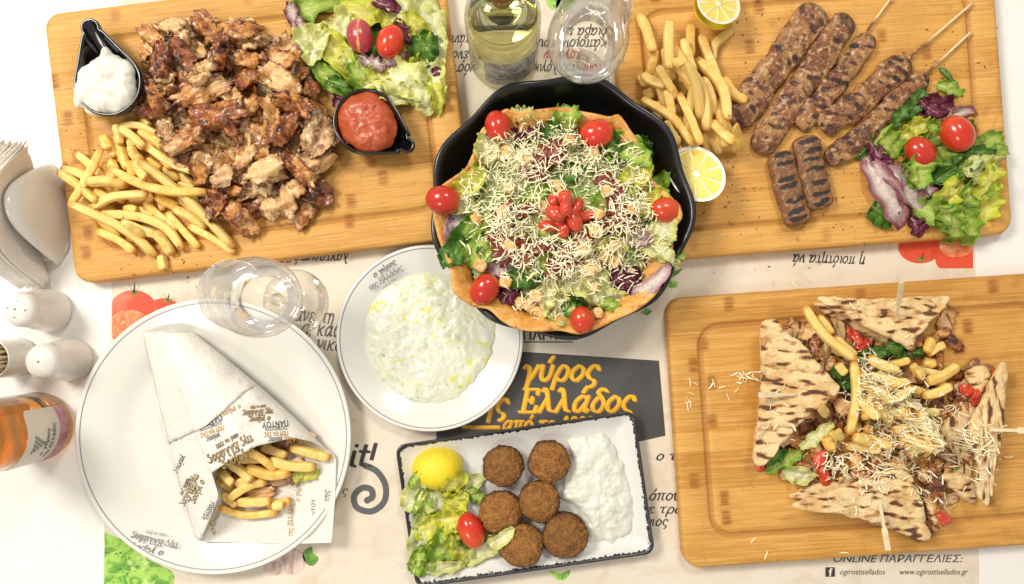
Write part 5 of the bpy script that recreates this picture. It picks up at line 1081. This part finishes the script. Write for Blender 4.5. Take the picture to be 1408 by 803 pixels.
def pita(poly, zc, grad, label, grp, T=.0065, cen=None, seed=1, marks_dir=(0, 1), mk=9, low=None):
    """grilled flat-bread wedge: top and bottom layers; zc height at the centre, grad = slope (dz/dx, dz/dy)"""
    pts = [P(x, y, zc)[:2] for x, y in poly]; c = np.mean(pts, 0); r = thing('pita_wedge', label, 'pita wedge', (c[0], c[1], BT + .0005), group=grp)
    r['wloc'] = [float(c[0]), float(c[1]), BT + .0005]
    q = resample([p[:2] for p in catmull(pts, 3, True)], 150); q = q + np.array([[.0016 * fbm(x * 130, y * 130, seed, 3), .0016 * fbm(x * 130, y * 130, seed + 50, 3)] for x, y in q]); c0 = P(*cen, zc)[:2] if cen else q.mean(0)
    for nm, dz, sc in (('bread_bottom', None, .94), ('bread_top', 0, 1.0)):
        if nm == 'bread_bottom' and low is None: continue
        Rg, at = [], []; nr = 36
        for k in range(-4, nr):
            if k < 0: s = 1 - (-k - 1) * .004 if k > -4 else .9; side = True
            kk = (k + .5) / nr if k >= 0 else 0
            s = (1 - kk) if k >= 0 else (.93, .97, .992, 1.0)[k + 4]
            ring = []
            for j in range(len(q)):
                p = c0 + (q[j] - c0) * s * sc; x, y = p
                if dz is None: x += low[0]; y += low[1]
                dm = (1 - s) * np.linalg.norm(q[j] - c0)
                zt = zc + grad[0] * (x - c[0]) + grad[1] * (y - c[1])
                if dz is None: zt = BT + .0085
                e = min(1, dm / .006); prof = T * .5 * math.sqrt(max(0, 1 - (1 - e) ** 2))
                ph_ = (x * marks_dir[0] + y * marks_dir[1]) / .0185 + .30 * fbm(x * 28, y * 28, seed, 3) + seed * .37; cdv = abs((ph_ % 1) - .5); cdv = (.5 - cdv) * .0185; rid = -2.0 * math.exp(-(cdv / .0011) ** 2)
                if k >= 0: z = zt - T * .5 + prof + (.0011 * fbm(x * 80, y * 80, seed, 3) + .0011 * rid + .0036 * fbm(x * 26, y * 26, seed + 3, 2)) * e
                else: z = zt - T * .5 - T * .5 * (1, .8, .4, .1)[k + 4]
                ring.append((x, y, max(z, BT + .0006)))
                cm = .42 * math.exp(-(cdv / .0012) ** 2) - .12 + 1.05 * (fbm((x * .55 if abs(marks_dir[1]) > .5 else x * 1.5) * 125, (y * 1.5 if abs(marks_dir[1]) > .5 else y * .55) * 125, seed + 7, 2) + .40) if k >= 0 else .1
                at.append(cm)
            Rg.append(ring)
        V, F = rings(Rg); add(nm, V, F, M['pita'], r, attrs={'char': np.clip(at, 0, 1.2)})
        if nm == 'bread_top': stamp(V[:, 0], V[:, 1], V[:, 2], 2)
    del r['wloc']; return r
GP = 'four grilled pita wedges on the lower right board'
p1 = [(1061, 438), (1070, 440), (1080, 455), (1104, 472), (1120, 492), (1137, 512), (1153, 533), (1140, 550), (1120, 566), (1104, 580), (1088, 600), (1073, 616), (1063, 632), (1045, 643), (1038, 628), (1042, 600), (1046, 556), (1049, 520), (1048, 490), (1047, 462), (1050, 444)]
p2 = [(1126, 409), (1150, 408), (1190, 411), (1232, 410), (1270, 406), (1292, 408), (1309, 405), (1305, 420), (1292, 433), (1278, 446), (1264, 462), (1252, 480), (1240, 474), (1222, 464), (1200, 456), (1176, 440), (1146, 426)]
p3 = [(1380, 500), (1389, 502), (1387, 532), (1386, 568), (1382, 608), (1370, 652), (1364, 696), (1352, 692), (1344, 680), (1345, 660), (1346, 636), (1338, 620), (1328, 604), (1326, 590), (1340, 568), (1358, 540), (1366, 522)]
p4 = [(1092, 693), (1120, 681), (1160, 669), (1200, 654), (1226, 645), (1248, 650), (1262, 672), (1272, 696), (1278, 722), (1285, 742), (1272, 746), (1242, 735), (1200, 720), (1156, 708), (1122, 705), (1098, 701)]
pita(p1, BT + .029, (.10, 0), 'pita wedge on the left, its long side vertical and tip pointing right', GP, seed=2, low=(.004, 0), cen=(1085, 540), marks_dir=(.1, 1))
pita(p2, BT + .030, (0, -.12), 'pita wedge at the top with its tip pointing down', GP, seed=12, low=(0, -.004), cen=(1225, 435), marks_dir=(.15, 1))
pita(p3, BT + .030, (-.15, 0), 'narrow pita wedge on the right, standing almost on edge', GP, seed=22, low=(-.010, -.003), cen=(1360, 600), marks_dir=(1, .1))
pita(p4, BT + .030, (0, .12), 'pita wedge at the bottom with its tip pointing up', GP, seed=32, low=(0, .004), cen=(1210, 692), marks_dir=(.25, 1))
pita([(1297, 655), (1312, 650), (1334, 652), (1345, 666), (1342, 690), (1332, 692), (1318, 678), (1304, 668)], BT + .010, (0, 0), 'small lower flap of bread beside the right pita wedge', 'bread flaps', seed=42)
pita([(1330, 512), (1348, 503), (1360, 506), (1364, 520), (1350, 540), (1338, 530)], BT + .016, (0, 0), 'small upper flap of bread behind the right pita wedge', 'bread flaps', seed=43)
GF3 = 'french fries between the pita wedges'; FL3 = 'french fry in the centre heap between the pita wedges'
C1 = [[(110, 200), (180, 290)], [(200, 440), (240, 490)], [(290, 480), (330, 500)], [(370, 410), (500, 470)], [(560, 440), (610, 500)], [(570, 500), (640, 480)], [(490, 590), (520, 570)], [(320, 560), (420, 620)], [(400, 640), (520, 700)], [(480, 660), (560, 720)], [(540, 700), (620, 740)], [(300, 600), (340, 700)], [(250, 780), (330, 760)], [(420, 550), (500, 520)], [(440, 600), (530, 550)], [(590, 640), (600, 690)],
      [(190, 310), (300, 400)], [(640, 380), (680, 310)], [(660, 390), (760, 345)], [(660, 430), (720, 445)], [(690, 520), (755, 560), (700, 600)], [(620, 600), (760, 550)], [(640, 680), (740, 685)], [(350, 640), (490, 740)], [(330, 760), (390, 775)], [(640, 530), (820, 450)], [(265, 430), (280, 600), (250, 790)], [(30, 150), (120, 290), (280, 420)], [(560, 760), (680, 810)], [(260, 860), (420, 880)], [(200, 880), (180, 780)]]
C1 = [[(60, 640), (150, 700)], [(330, 800), (470, 860)], [(300, 520), (460, 640)], [(520, 640), (640, 730)], [(380, 620), (500, 520)], [(600, 700), (520, 830)], [(440, 460), (560, 420)], [(360, 500), (520, 540)], [(430, 700), (560, 640)], [(300, 660), (440, 600)], [(540, 560), (680, 600)], [(480, 780), (620, 720)], [(520, 860), (640, 780)], [(620, 470), (740, 500)], [(340, 560), (330, 720)], [(560, 900), (600, 780)]] + C1
for f in conv(C1, 1100, 380, 3.649): fry(f, w=9.8, lm='p', cat='french fry', group=GF3, z_px=.04)
for f in [[(1246, 560), (1262, 606)], [(1262, 600), (1280, 628)], [(1236, 596), (1262, 612)], [(1170, 598), (1200, 610)], [(1140, 602), (1152, 618)], [(1150, 590), (1165, 606)]]: fry(f, w=9.8, lm='p', cat='french fry', group=GF3, z_px=.04)
shreds('grated_cheese', [(1212, 512, 14, 2.5), (1198, 540, 14, 2.2), (1240, 548, 17, 2.2), (1250, 572, 19, 2.6), (1252, 600, 17, 2.4), (1215, 628, 20, 2), (1160, 640, 12, 1), (1290, 590, 20, 1.2), (1330, 600, 16, 1.4), (1345, 636, 14, .8), (1275, 660, 12, .7), (1185, 660, 14, .6)], 1050, 'pale grated cheese heaped over the fries between the pita wedges', 'grated cheese', ln=(.004, .011), wd=.00042)
shreds('cheese_crumbs', [(1030, 522, 7, 3), (1012, 545, 6, .4), (950, 560, 5, .5), (1150, 700, 50, 1.2), (1380, 625, 10, .8), (1200, 408, 40, .8), (1080, 560, 20, 1), (1170, 740, 30, .4), (975, 530, 10, .5), (1310, 690, 20, .5)], 58, 'stray shreds of grated cheese lying on the lower right board', 'grated cheese', ln=(.005, .010), wd=.00045)
def pick(a, b, za_, zb_, w0, w1, label, flag=.3):
    """flat paddle pick: narrow shaft then wider grip"""
    A, B = P(*a, za_), P(*b, zb_); d = B - A; L = np.linalg.norm(d); d /= L; s = np.cross(d, (0, 0, 1)); s /= np.linalg.norm(s); u = np.cross(s, d); Rg = []
    for t, w_ in ((0, w0 * .6), (.02, w0), (1 - flag - .04, w0), (1 - flag, w1), (.98, w1), (1.0, w1 * .7)):
        c = A + d * L * t; Rg.append([c + s * w_ + u * .0007, c - s * w_ + u * .0007, c - s * w_ - u * .0007, c + s * w_ - u * .0007])
    V, F = rings(Rg); add('wooden_pick', V, F, M['pick'], smooth=False, label=label, cat='wooden pick', group='paddle picks in the pita wedges')
zt_ = BT + .031
pick((1094, 542), (1043, 543), zt_ + .001, zt_ + .012, .0014, .0026, 'flat wooden pick stuck sideways in the left pita wedge', .5)
pick((1233, 436), (1240, 388), zt_ + .002, zt_ + .034, .0014, .0024, 'flat wooden pick standing in the top pita wedge', .62)
pick((1362, 591), (1418, 592), zt_ + .002, zt_ + .022, .0014, .0028, 'flat wooden pick sticking out to the right of the right pita wedge', .3)
pick((1209, 688), (1221, 757), zt_ + .002, zt_ + .020, .0014, .0026, 'flat wooden pick pointing down from the bottom pita wedge', .42)
# ------------------------------------------------------------------ paper-wrapped gyros on the large plate
random.seed(41)
wr = thing('gyros_wrap', 'gyros in printed white paper, a cone of fries and meat on the large plate', 'wrap', (*P(340, 620, .01)[:2], .008))
wr['wloc'] = [float(v) for v in wr.location]
ZW = .012
def wpt(x, y, z): return P(x, y, z + .012)[:2]
def zbow(v): return math.sin(pi * min(max(v, 0), 1)) ** .6
NU, NV = 44, 40
mouth = np.array(resample([(268, 738), (274, 745), (282, 728), (301, 683), (291, 650), (312, 636), (351, 614), (402, 602), (430, 607), (453, 621)], NV, False))
nar = np.array(resample([(196, 458), (212, 455), (240, 455), (266, 457)], NV, False))
side = [(0, 0), (.5, 0), (1, 0)]
def front(u, v):
    j = v * (NV - 1); j0 = min(int(j), NV - 2); f = j - j0
    m = mouth[j0] * (1 - f) + mouth[j0 + 1] * f; n = nar[j0] * (1 - f) + nar[j0 + 1] * f
    p = n * (1 - u) + m * u
    p = p + np.array([math.sin(pi * u) * 6 * v - math.sin(pi * u) * 4 * (1 - v), 0]) 
    h = .007 + .036 * (u ** .8) * zbow(v) * (1 if True else 0) + .006 * zbow(v)
    cr = .0016 * fbm(p[0] * .045, p[1] * .045, 3, 4) + .0012 * math.sin(v * 16 + u * 5) * (1 - v) * u * .6
    z = .010 + h * .92 + cr * (.4 + u) + .006 * (1 - u) * zbow(v) - .004 * (v > .98)
    return P(p[0], p[1], z)
G = np.array([[front(i / (NU - 1), j / (NV - 1)) for j in range(NV)] for i in range(NU)])
V, F = solid_grid(G, .00025); add('front_paper', V, F, M['wrap'], wr)
# overlapping upper fold with its own edge
G2 = []
US = np.linspace(.02, .98, 120)
def pxof(p): return np.array([p[0] / (HC - p[2]) * FPX + NX, NY - p[1] / (HC - p[2]) * FPX])
for j in range(34):
    v = .015 + .97 * j / 33; best = .5
    for u in US:
        q = pxof(front(u, v)); yl = 612 + (q[0] - 236) * (540 - 612) / (345 - 236) + 5 * math.sin(q[0] * .05)
        if q[1] > yl: break
        best = u
    G2.append([front(best * i / 25, v) + np.array([0, 0, .0011 + .0006 * i / 25]) for i in range(26)])
V, F = solid_grid(np.array(G2), .00025); add('paper_fold', V, F, M['wrap'], wr)
# back sheet lying on the plate
bk = [(200, 462), (240, 452), (300, 500), (360, 548), (420, 592), (462, 628), (461, 680), (456, 746), (400, 748), (330, 745), (274, 745), (258, 700), (240, 640), (215, 560)]
bq = resample([p for p in bk], 120); bc = np.array([345, 640.]); Rg = []
for k in range(22):
    s = .02 + .98 * k / 21; ring = []
    for x, y in bq:
        p = bc + (np.array([x, y]) - bc) * s; z = .0155 + .004 * s ** 3 + .0012 * fbm(p[0] * .04, p[1] * .04, 6, 3) + (.003 * max(0, (p[0] - 400) / 60)); z = max(z, .010)
        ring.append(P(p[0], p[1], z))
    Rg.append(ring)
Vb, Fb = rings(Rg, True, False); add('back_paper', Vb, Fb, M['wrap'], wr)
stamp(Vb[:, 0], Vb[:, 1], Vb[:, 2], 2)
# printed marks on the paper
FV = G.reshape(-1, 3); BV = Vb
def on_surface(px, py, ang, size, W, surf, mirror=False):
    SP = np.stack([surf[:, 0] / (HC - surf[:, 2]) * FPX + NX, NY - surf[:, 1] / (HC - surf[:, 2]) * FPX], 1)
    def f(x, y, tz):
        ca, sa = math.cos(R(ang)), math.sin(R(ang)); X = px + x * ca - y * sa; Y = py - (x * sa + y * ca); out = []
        for a, b, t in zip(X, Y, tz):
            d = (SP[:, 0] - a) ** 2 + (SP[:, 1] - b) ** 2; k = np.argpartition(d, 6)[:6]; w_ = 1 / (d[k] + .3); z = (surf[k, 2] * w_).sum() / w_.sum() + .0007 + t
            out.append(P(a, b, z))
        return np.array(out)
    return f
def wtext(t, px, py, size, m, ang, width, surf=None, font=False, **kw):
    return letter(t, px, py, size, M[m], wr, ang=ang, width=width, font=font, zf=on_surface(px, py, ang, size, width, FV if surf is None else surf), name='printed_lettering', **kw)
def stamp_block(px, py, ang, k, surf=None):
    """ΠΑΝΤΟΥ block of the paper's print, upside down"""
    ca, sa = math.cos(R(ang)), math.sin(R(ang))
    def off(dx, dy): return px + (dx * ca - dy * sa) * k, py - (dx * sa + dy * ca) * k
    for t, dx, dy, s, m, w_ in (('ΠΑΝΤΟΥ', 0, 0, 8, 'ink', 38), ('ΤΑΞΙΔΕΥΟΥΝ', 2, 8, 5, 'inkgrey', 32), ('ΠΟΥ ΘΑ ΣΑΣ', 2, 15, 6, 'gold', 34), ('γεύσεις', 10, 23, 5, 'ink', 20)):
        x, y = off(dx, dy); wtext(t, x, y, s * k, m, ang, w_ * k, surf, font=t != 'γεύσεις', **({'bold': .015} if t != 'γεύσεις' else {'wx': .26}))
stamp_block(303, 570, 200, 1.0); stamp_block(396, 578, 184, .95)
def house(px, py, ang, k, m='gold', surf=None):
    ca, sa = math.cos(R(ang)), math.sin(R(ang))
    for t, dx, dy, s, w_ in (('ο γύρος', 6, 14, 7, 42), ('της Ελλάδος', 0, 0, 7.5, 60), ('από το 1993', 14, -9, 3.6, 30)):
        x, y = px + (dx * ca - dy * sa) * k, py - (dx * sa + dy * ca) * k
        for mm_, o in (('inkgrey', .45), (m, 0)): wtext(t, x + o, y + o, s * k, mm_, ang, w_ * k, surf, wx=.28, wy=.16)
stamp_block(352, 530 + 30, 190, .0001) if 0 else None; house(345, 597, 208, 1.15); stamp_block(290, 690, 238, .7); house(310, 555, 205, .001) if 0 else None; wtext('της Ελλάδος', 428, 608, 4, 'gold', 165, 40); wtext('ο γύρος', 330, 556, 4.5, 'gold', 205, 30); wtext('γεύσεις', 250, 625, 5, 'ink', 245, 26); house(375, 562, 184, .7); house(268, 650, 245, .8); house(238, 580, 255, .5)
stamp_block(262, 655, 230, .6)
wtext('ΠΑΝΤΟΥ', 434, 720, 5, 'inksoft', 92, 34, BV, font=True); wtext('της Ελλάδος', 402, 738, 5, 'gold', 88, 46, BV, wx=.2); wtext('ο γύρος', 412, 690, 5, 'gold', 88, 30, BV, wx=.2); wtext('της', 452, 690, 5, 'inksoft', 90, 16, BV, wx=.2); wtext('ος', 296, 735, 5, 'gold', 95, 18, BV, wx=.2)
del wr['wloc']
GF4 = 'fries and meat in the mouth of the paper wrap'
for x, y, L, W, a in ((388, 612, 36, 24, 20), (420, 602, 22, 16, -20), (380, 662, 44, 22, 10), (400, 655, 30, 20, 60), (330, 655, 36, 24, 30), (350, 680, 50, 20, 5), (322, 690, 30, 18, 0), (400, 640, 30, 16, 20), (345, 640, 60, 50, 20)):
    shaving(x, y, L, W, a, curl=.8, mt=M['meatp'] if x > 370 else M['meat'], z_px=.03, label='slice of gyros meat in the mouth of the paper wrap', cat='meat shaving', group='meat in the paper wrap')
leaf(420, 655, 34, 14, 10, 'yel', z_px=.025, label='small yellow green leaf at the right of the wrap fries', cat='salad leaf')
D1 = [[(330, 320), (440, 360)], [(225, 380), (340, 372)], [(250, 350), (290, 340)], [(110, 470), (145, 500)], [(125, 430), (180, 460)], [(150, 480), (190, 520)], [(215, 490), (300, 465)], [(140, 540), (210, 590)], [(270, 410), (370, 445), (460, 435)], [(120, 610), (250, 645), (390, 628)], [(340, 590), (450, 575)], [(220, 572), (370, 566)],
      [(375, 375), (460, 405), (575, 412)], [(175, 392), (290, 470)], [(460, 322), (640, 372)], [(180, 555), (260, 500), (345, 478)], [(300, 330), (350, 370), (400, 420)], [(150, 430), (210, 480)], [(430, 590), (380, 600)]]
for f in conv(D1, 260, 520, 3.345): fry(f, w=10, lm='w', cat='french fry', group=GF4, z_px=.032)
# ------------------------------------------------------------------ wine glasses
def wine_glass(px, py, label, h=.182):
    c = P(px, py, 0)[:2]; z0 = float(.0009)
    r = thing('wine_glass', label, 'wine glass', (c[0], c[1], z0))
    V, F = lathe([(.0325, .0003), (.0328, .0012), (.0322, .0018), (.020, .0026), (.010, .0040), (.0052, .0085), (.0040, .02), (.0036, .04), (.0040, .056), (.0065, .064)], (0, 0, 0), 72, True, True)
    add('stem_and_foot', V, F, M['glass'], r, local=True)
    prof = [(.004, .064), (.012, .0665), (.022, .074), (.030, .087), (.0345, .103), (.0352, .118), (.0335, .138), (.0300, .160), (.0272, h - .001)]
    pc_ = catmull(prof, 4); V, F = lathe([(p[0], p[1]) for p in pc_] , (0, 0, 0), 96)
    add('bowl', V, F, M['glass'], r, local=True)
    V, F = lathe([(.0272, h - .001), (.0275, h), (.0268, h + .0003), (.0264, h - .0008)], (0, 0, 0), 96); add('glass_rim', V, F, M['glass'], r, local=True)
wine_glass(407, 415, 'empty wine glass standing between the big plate and the upper left board')
wine_glass(793, 112, 'empty wine glass behind the black pan, beside the white wine bottle', h=.19)
# ------------------------------------------------------------------ bottles
def bottle(px, py, label, wine_m, lab_ang, lab_w, zl, label_m, pink=False, hb=.104, text=None):
    c = P(px, py, 0)[:2]; r = thing('wine_bottle', label, 'bottle', (c[0], c[1], .0009)); RB = .0342
    prof = [(.008, .004), (.026, .002), (.0315, .0004), (.0338, .003), (RB, .008), (RB, hb), (.0335, hb + .007), (.030, hb + .015), (.022, hb + .025), (.0145, hb + .034), (.0122, hb + .044), (.0118, hb + .060), (.0136, hb + .061), (.0136, hb + .068), (.0118, hb + .0685)]
    V, F = lathe([(a, b) for a, b in prof], (0, 0, 0), 96, True, False); add('glass_body', V, F, M['bglass'], r, local=True)
    V, F = lathe([(.006, .007), (.028, .006), (.0316, .010), (.0316, hb), (.031, hb + .006), (.0275, hb + .0145), (.0195, hb + .0245), (.016, hb + .028)], (0, 0, 0), 96, True, True); add('wine', V, F, wine_m, r, local=True)
    V, F = lathe([(.0095, hb + .042), (.0105, hb + .046), (.0105, hb + .0685), (.0095, hb + .070)], (0, 0, 0), 40, True, True); add('cork', V, F, M['cork'], r, local=True)
    for q in (.0135, .0205): pass
    for rr, z in ((.0345, .012), (.0345, .006)):
        V, F = lathe([(rr - .0006, z - .0010), (rr, z), (rr - .0006, z + .0010)], (0, 0, 0), 96); add('glass_ring', V, F, M['bglass'], r, local=True)
    a0, a1 = R(lab_ang - lab_w), R(lab_ang + lab_w); n = 30; G = []
    for i in range(n + 1):
        a = a0 + (a1 - a0) * i / n; row = []
        for z in np.linspace(zl[0], zl[1], 12):
            zz_ = min(z, zl[1] - .007 * (abs(2 * i / n - 1) ** 8)); row.append(((RB + .0005) * math.cos(a), (RB + .0005) * math.sin(a), zz_))
        G.append(row)
    G = np.array(G); add('paper_label', G.reshape(-1, 3), gridF(n + 1, 12), label_m, r, local=True)
    if pink:
        G3 = G[:, :4].copy(); G3[..., 2] = G3[..., 2].min() + (G3[..., 2] - G3[..., 2].min()) * .8; G3[..., :2] *= 1.004; add('label_band', G3.reshape(-1, 3), gridF(n + 1, 4), M['labelpink'], r, local=True)
    def zf_(x0, z_, ang0, k):
        def f(x, y, tz):
            a = R(ang0) + x * k / RB; return np.stack([(RB + .0009 + tz) * np.cos(a) , (RB + .0009 + tz) * np.sin(a), z_ + y * k], 1)
        return f
    for t, z_, s, wd in (text or []):
        V, F, W = pen_text(t, wx=.24, wy=.13); k = .0030 * s; f = zf_(0, z_, lab_ang - (wd / 2) * 180 / pi / RB, 1)
        W3 = f(V[:, 0] * wd / W, V[:, 1] * k, V[:, 2]); add('label_lettering', W3, F, M['ink'], r, local=True, smooth=False)
    # engraved vine figure: a cluster of small grapes
    Vv, Fv = [], []
    for i in range(5):
        for j in range(5 - i):
            aa = R(lab_ang) + (j - (4 - i) / 2) * .11; zc_ = zl[0] + (zl[1] - zl[0]) * .80 - i * .0038; b = len(Vv)
            for q in range(8):
                t = 2 * pi * q / 8; a = aa + .0016 * math.cos(t) / RB; Vv.append(((RB + .0008) * math.cos(a), (RB + .0008) * math.sin(a), zc_ + .0016 * math.sin(t)))
            Fv.append(tuple(range(b, b + 8)))
    add('label_drawing', Vv, Fv, M['inksoft'], r, local=True, smooth=False)
    return r
bottle(693, 80, 'bottle of pale yellow white wine standing at the top behind the pan', M['wine'], -75, 46, (.022, .082), M['label'], text=[('ο γύρος', .048, 1, .026), ('της Ελλάδος', .040, 1, .034)])
bottle(57, 585, 'bottle of amber rose wine with a pink banded label at the left edge', M['rose'], -18, 58, (.012, .078), M['labelp'], pink=True, hb=.100, text=[('ο γύρος', .044, 1.1, .028), ('της Ελλάδος', .035, 1.1, .036)])
# ------------------------------------------------------------------ shakers, toothpicks, napkins
def shaker(px, py, holes, label):
    c = P(px, py, 0)[:2]; r = thing('shaker', label, 'shaker', (c[0], c[1], .0004))
    prof = catmull([(.0190, .0004), (.0214, .003), (.0212, .012), (.0196, .026), (.0176, .038), (.0172, .045), (.0168, .050), (.0145, .055), (.0105, .058), (.0055, .0598), (.0008, .060)], 4)
    V, F = lathe([(p[0], p[1]) for p in prof], (0, 0, 0), 64, True, True); add('shaker_body', V, F, M['china2'], r, local=True)
    for x, y in holes:
        q = math.hypot(x, y); z = float(np.interp(q, [0, .0055, .0105, .0145], [.0600, .0598, .058, .055])); V, F = lathe([(.0006, z - .002), (.0009, z + .0002)], (x, y, 0), 12, True, True); add('hole', V, F, M['hole'], r, local=True)
shaker(72, 427, [(0, 0), (.0085, -.001), (-.0068, .0014), (.002, .0072), (-.001, -.0072)], 'white ceramic shaker with five holes, the upper of the two')
shaker(101, 494, [(0.0005, 0)], 'white ceramic shaker with a single hole, next to the toothpicks')
c = P(28, 491, 0)[:2]
tp = thing('toothpick_holder', 'white cylindrical holder full of toothpicks at the left edge', 'toothpick holder', (c[0], c[1], .0004))
V, F = lathe([(.0185, 0), (.0198, .002), (.0196, .020), (.0192, .046), (.0186, .048), (.0178, .047), (.0170, .030), (.0166, .004), (.004, .003)], (0, 0, 0), 64, True, True); add('holder_body', V, F, M['china2'], tp, local=True)
for k in range(46):
    a, q = random.uniform(0, 2 * pi), .0148 * math.sqrt(random.random()); a2 = a + random.uniform(-.5, .5); q0 = q * .85
    b = np.array([c[0] + q0 * math.cos(a2), c[1] + q0 * math.sin(a2), .004]); t = np.array([c[0] + q * math.cos(a) * 1.03, c[1] + q * math.sin(a) * 1.03, .058 + random.uniform(-.003, .005)])
    V, F = tube([b, b + (t - b) * .94, t], [.0011, .0011, .0003], 7); add('toothpick', V, F, M['pick'], label='wooden toothpick standing in the white holder', cat='toothpick', group='toothpicks in the white holder')
def napkin_holder():
    c = P(62, 296, 0)[:2]; r = thing('napkin_holder', 'white ceramic napkin holder with curved sides at the left edge', 'napkin holder', (c[0], c[1], .0006), R(4))
    for sgn, nm in ((1, 'side_shell'), (-1, 'side_shell')):
        nu, nv = 26, 34; G = np.zeros((nu, nv, 3))
        for i in range(nu):
            u = i / (nu - 1)
            for j in range(nv):
                v = -1 + 2 * j / (nv - 1); hw = .052 * (1 - .30 * u ** 2.2); z = .074 * math.sin(u * pi / 2) * math.sqrt(max(0, 1 - .97 * v * v)) ; y = v * hw
                x = sgn * (.0045 + .0215 * math.cos(u * pi / 2 * .96) ** .9 * math.sqrt(max(0, 1 - .90 * v * v))); G[i, j] = (x, y, z)
        V, F = solid_grid(G, .0022); add(nm, V, F, M['china2'], r, local=True)
    V, F = rings([[(x, y, .0005) for x, y in rrect(.024, .048, .018)], [(x, y, .004) for x, y in rrect(.022, .046, .017)]]); add('holder_base', V, F, M['china2'], r, local=True)
    top = [(44, 194, .055), (8, 236, .084), (-8, 285, .090), (8, 345, .062), (66, 397, .010)]
    bot = [(44, 216, .030), (52, 255, .006), (54, 300, .004), (58, 345, .004), (70, 386, .006)]
    T0 = np.array([P(*q) for q in top]); B0 = np.array([P(*q) for q in bot])
    for k in range(12):
        o = k + 1; T1 = np.array(catmull([p + np.array([-.0024 * o - .0008 * o * math.sin(pi * i / 4), random.uniform(-.002, .002), random.uniform(-.003, .002)]) for i, p in enumerate(T0)], 5)); B1 = np.array(catmull([p + np.array([-.0012 * o, 0, 0]) for p in B0], 5)); n = len(T1)
        G = np.array([[B1[j] * (1 - t) + T1[j] * t + np.array([.0012 * math.sin(j * .7 + k) * t + .0009 * fbm(j * .3, t * 3, k), 0, .006 * math.sin(pi * t)]) for j in range(n)] for t in np.linspace(0, 1, 12)])
        V, F = solid_grid(G, .0003); add('paper_napkin', V, F, M['napkin'], label='folded paper napkin standing in the white holder', cat='napkin', group='napkins in the white holder')
napkin_holder()

# ------------------------------------------------------------------ lettering and small pieces belong to the part they sit on
def onto(child, part):
    child.location = child.location - part.location; child.parent = part
for root in [o for o in bpy.data.objects if o.parent is None and o.type == 'EMPTY']:
    ch = list(root.children); nm = lambda o: o.name.split('.')[0]
    def first(n): return next((o for o in ch if nm(o) == n), None)
    if nm(root) == 'wine_bottle':
        for o in ch:
            if nm(o) in ('label_lettering', 'label_drawing', 'label_band'): onto(o, first('paper_label'))
    if nm(root) == 'wine_glass': onto(first('glass_rim'), first('bowl'))
    if nm(root) == 'gyros_wrap':
        for o in ch:
            if nm(o) == 'printed_lettering': onto(o, first('back_paper') if o.location.x + root.location.x > P(425, 0)[0] or P(0, 715)[1] > o.location.y + root.location.y else first('front_paper'))
    if nm(root) == 'paper_placemat':
        onto(first('logo_letter'), first('printed_logo')); b = first('dark_banner')
        for o in ch:
            if o.active_material in (M['yellow'], M['orange']): onto(o, b)
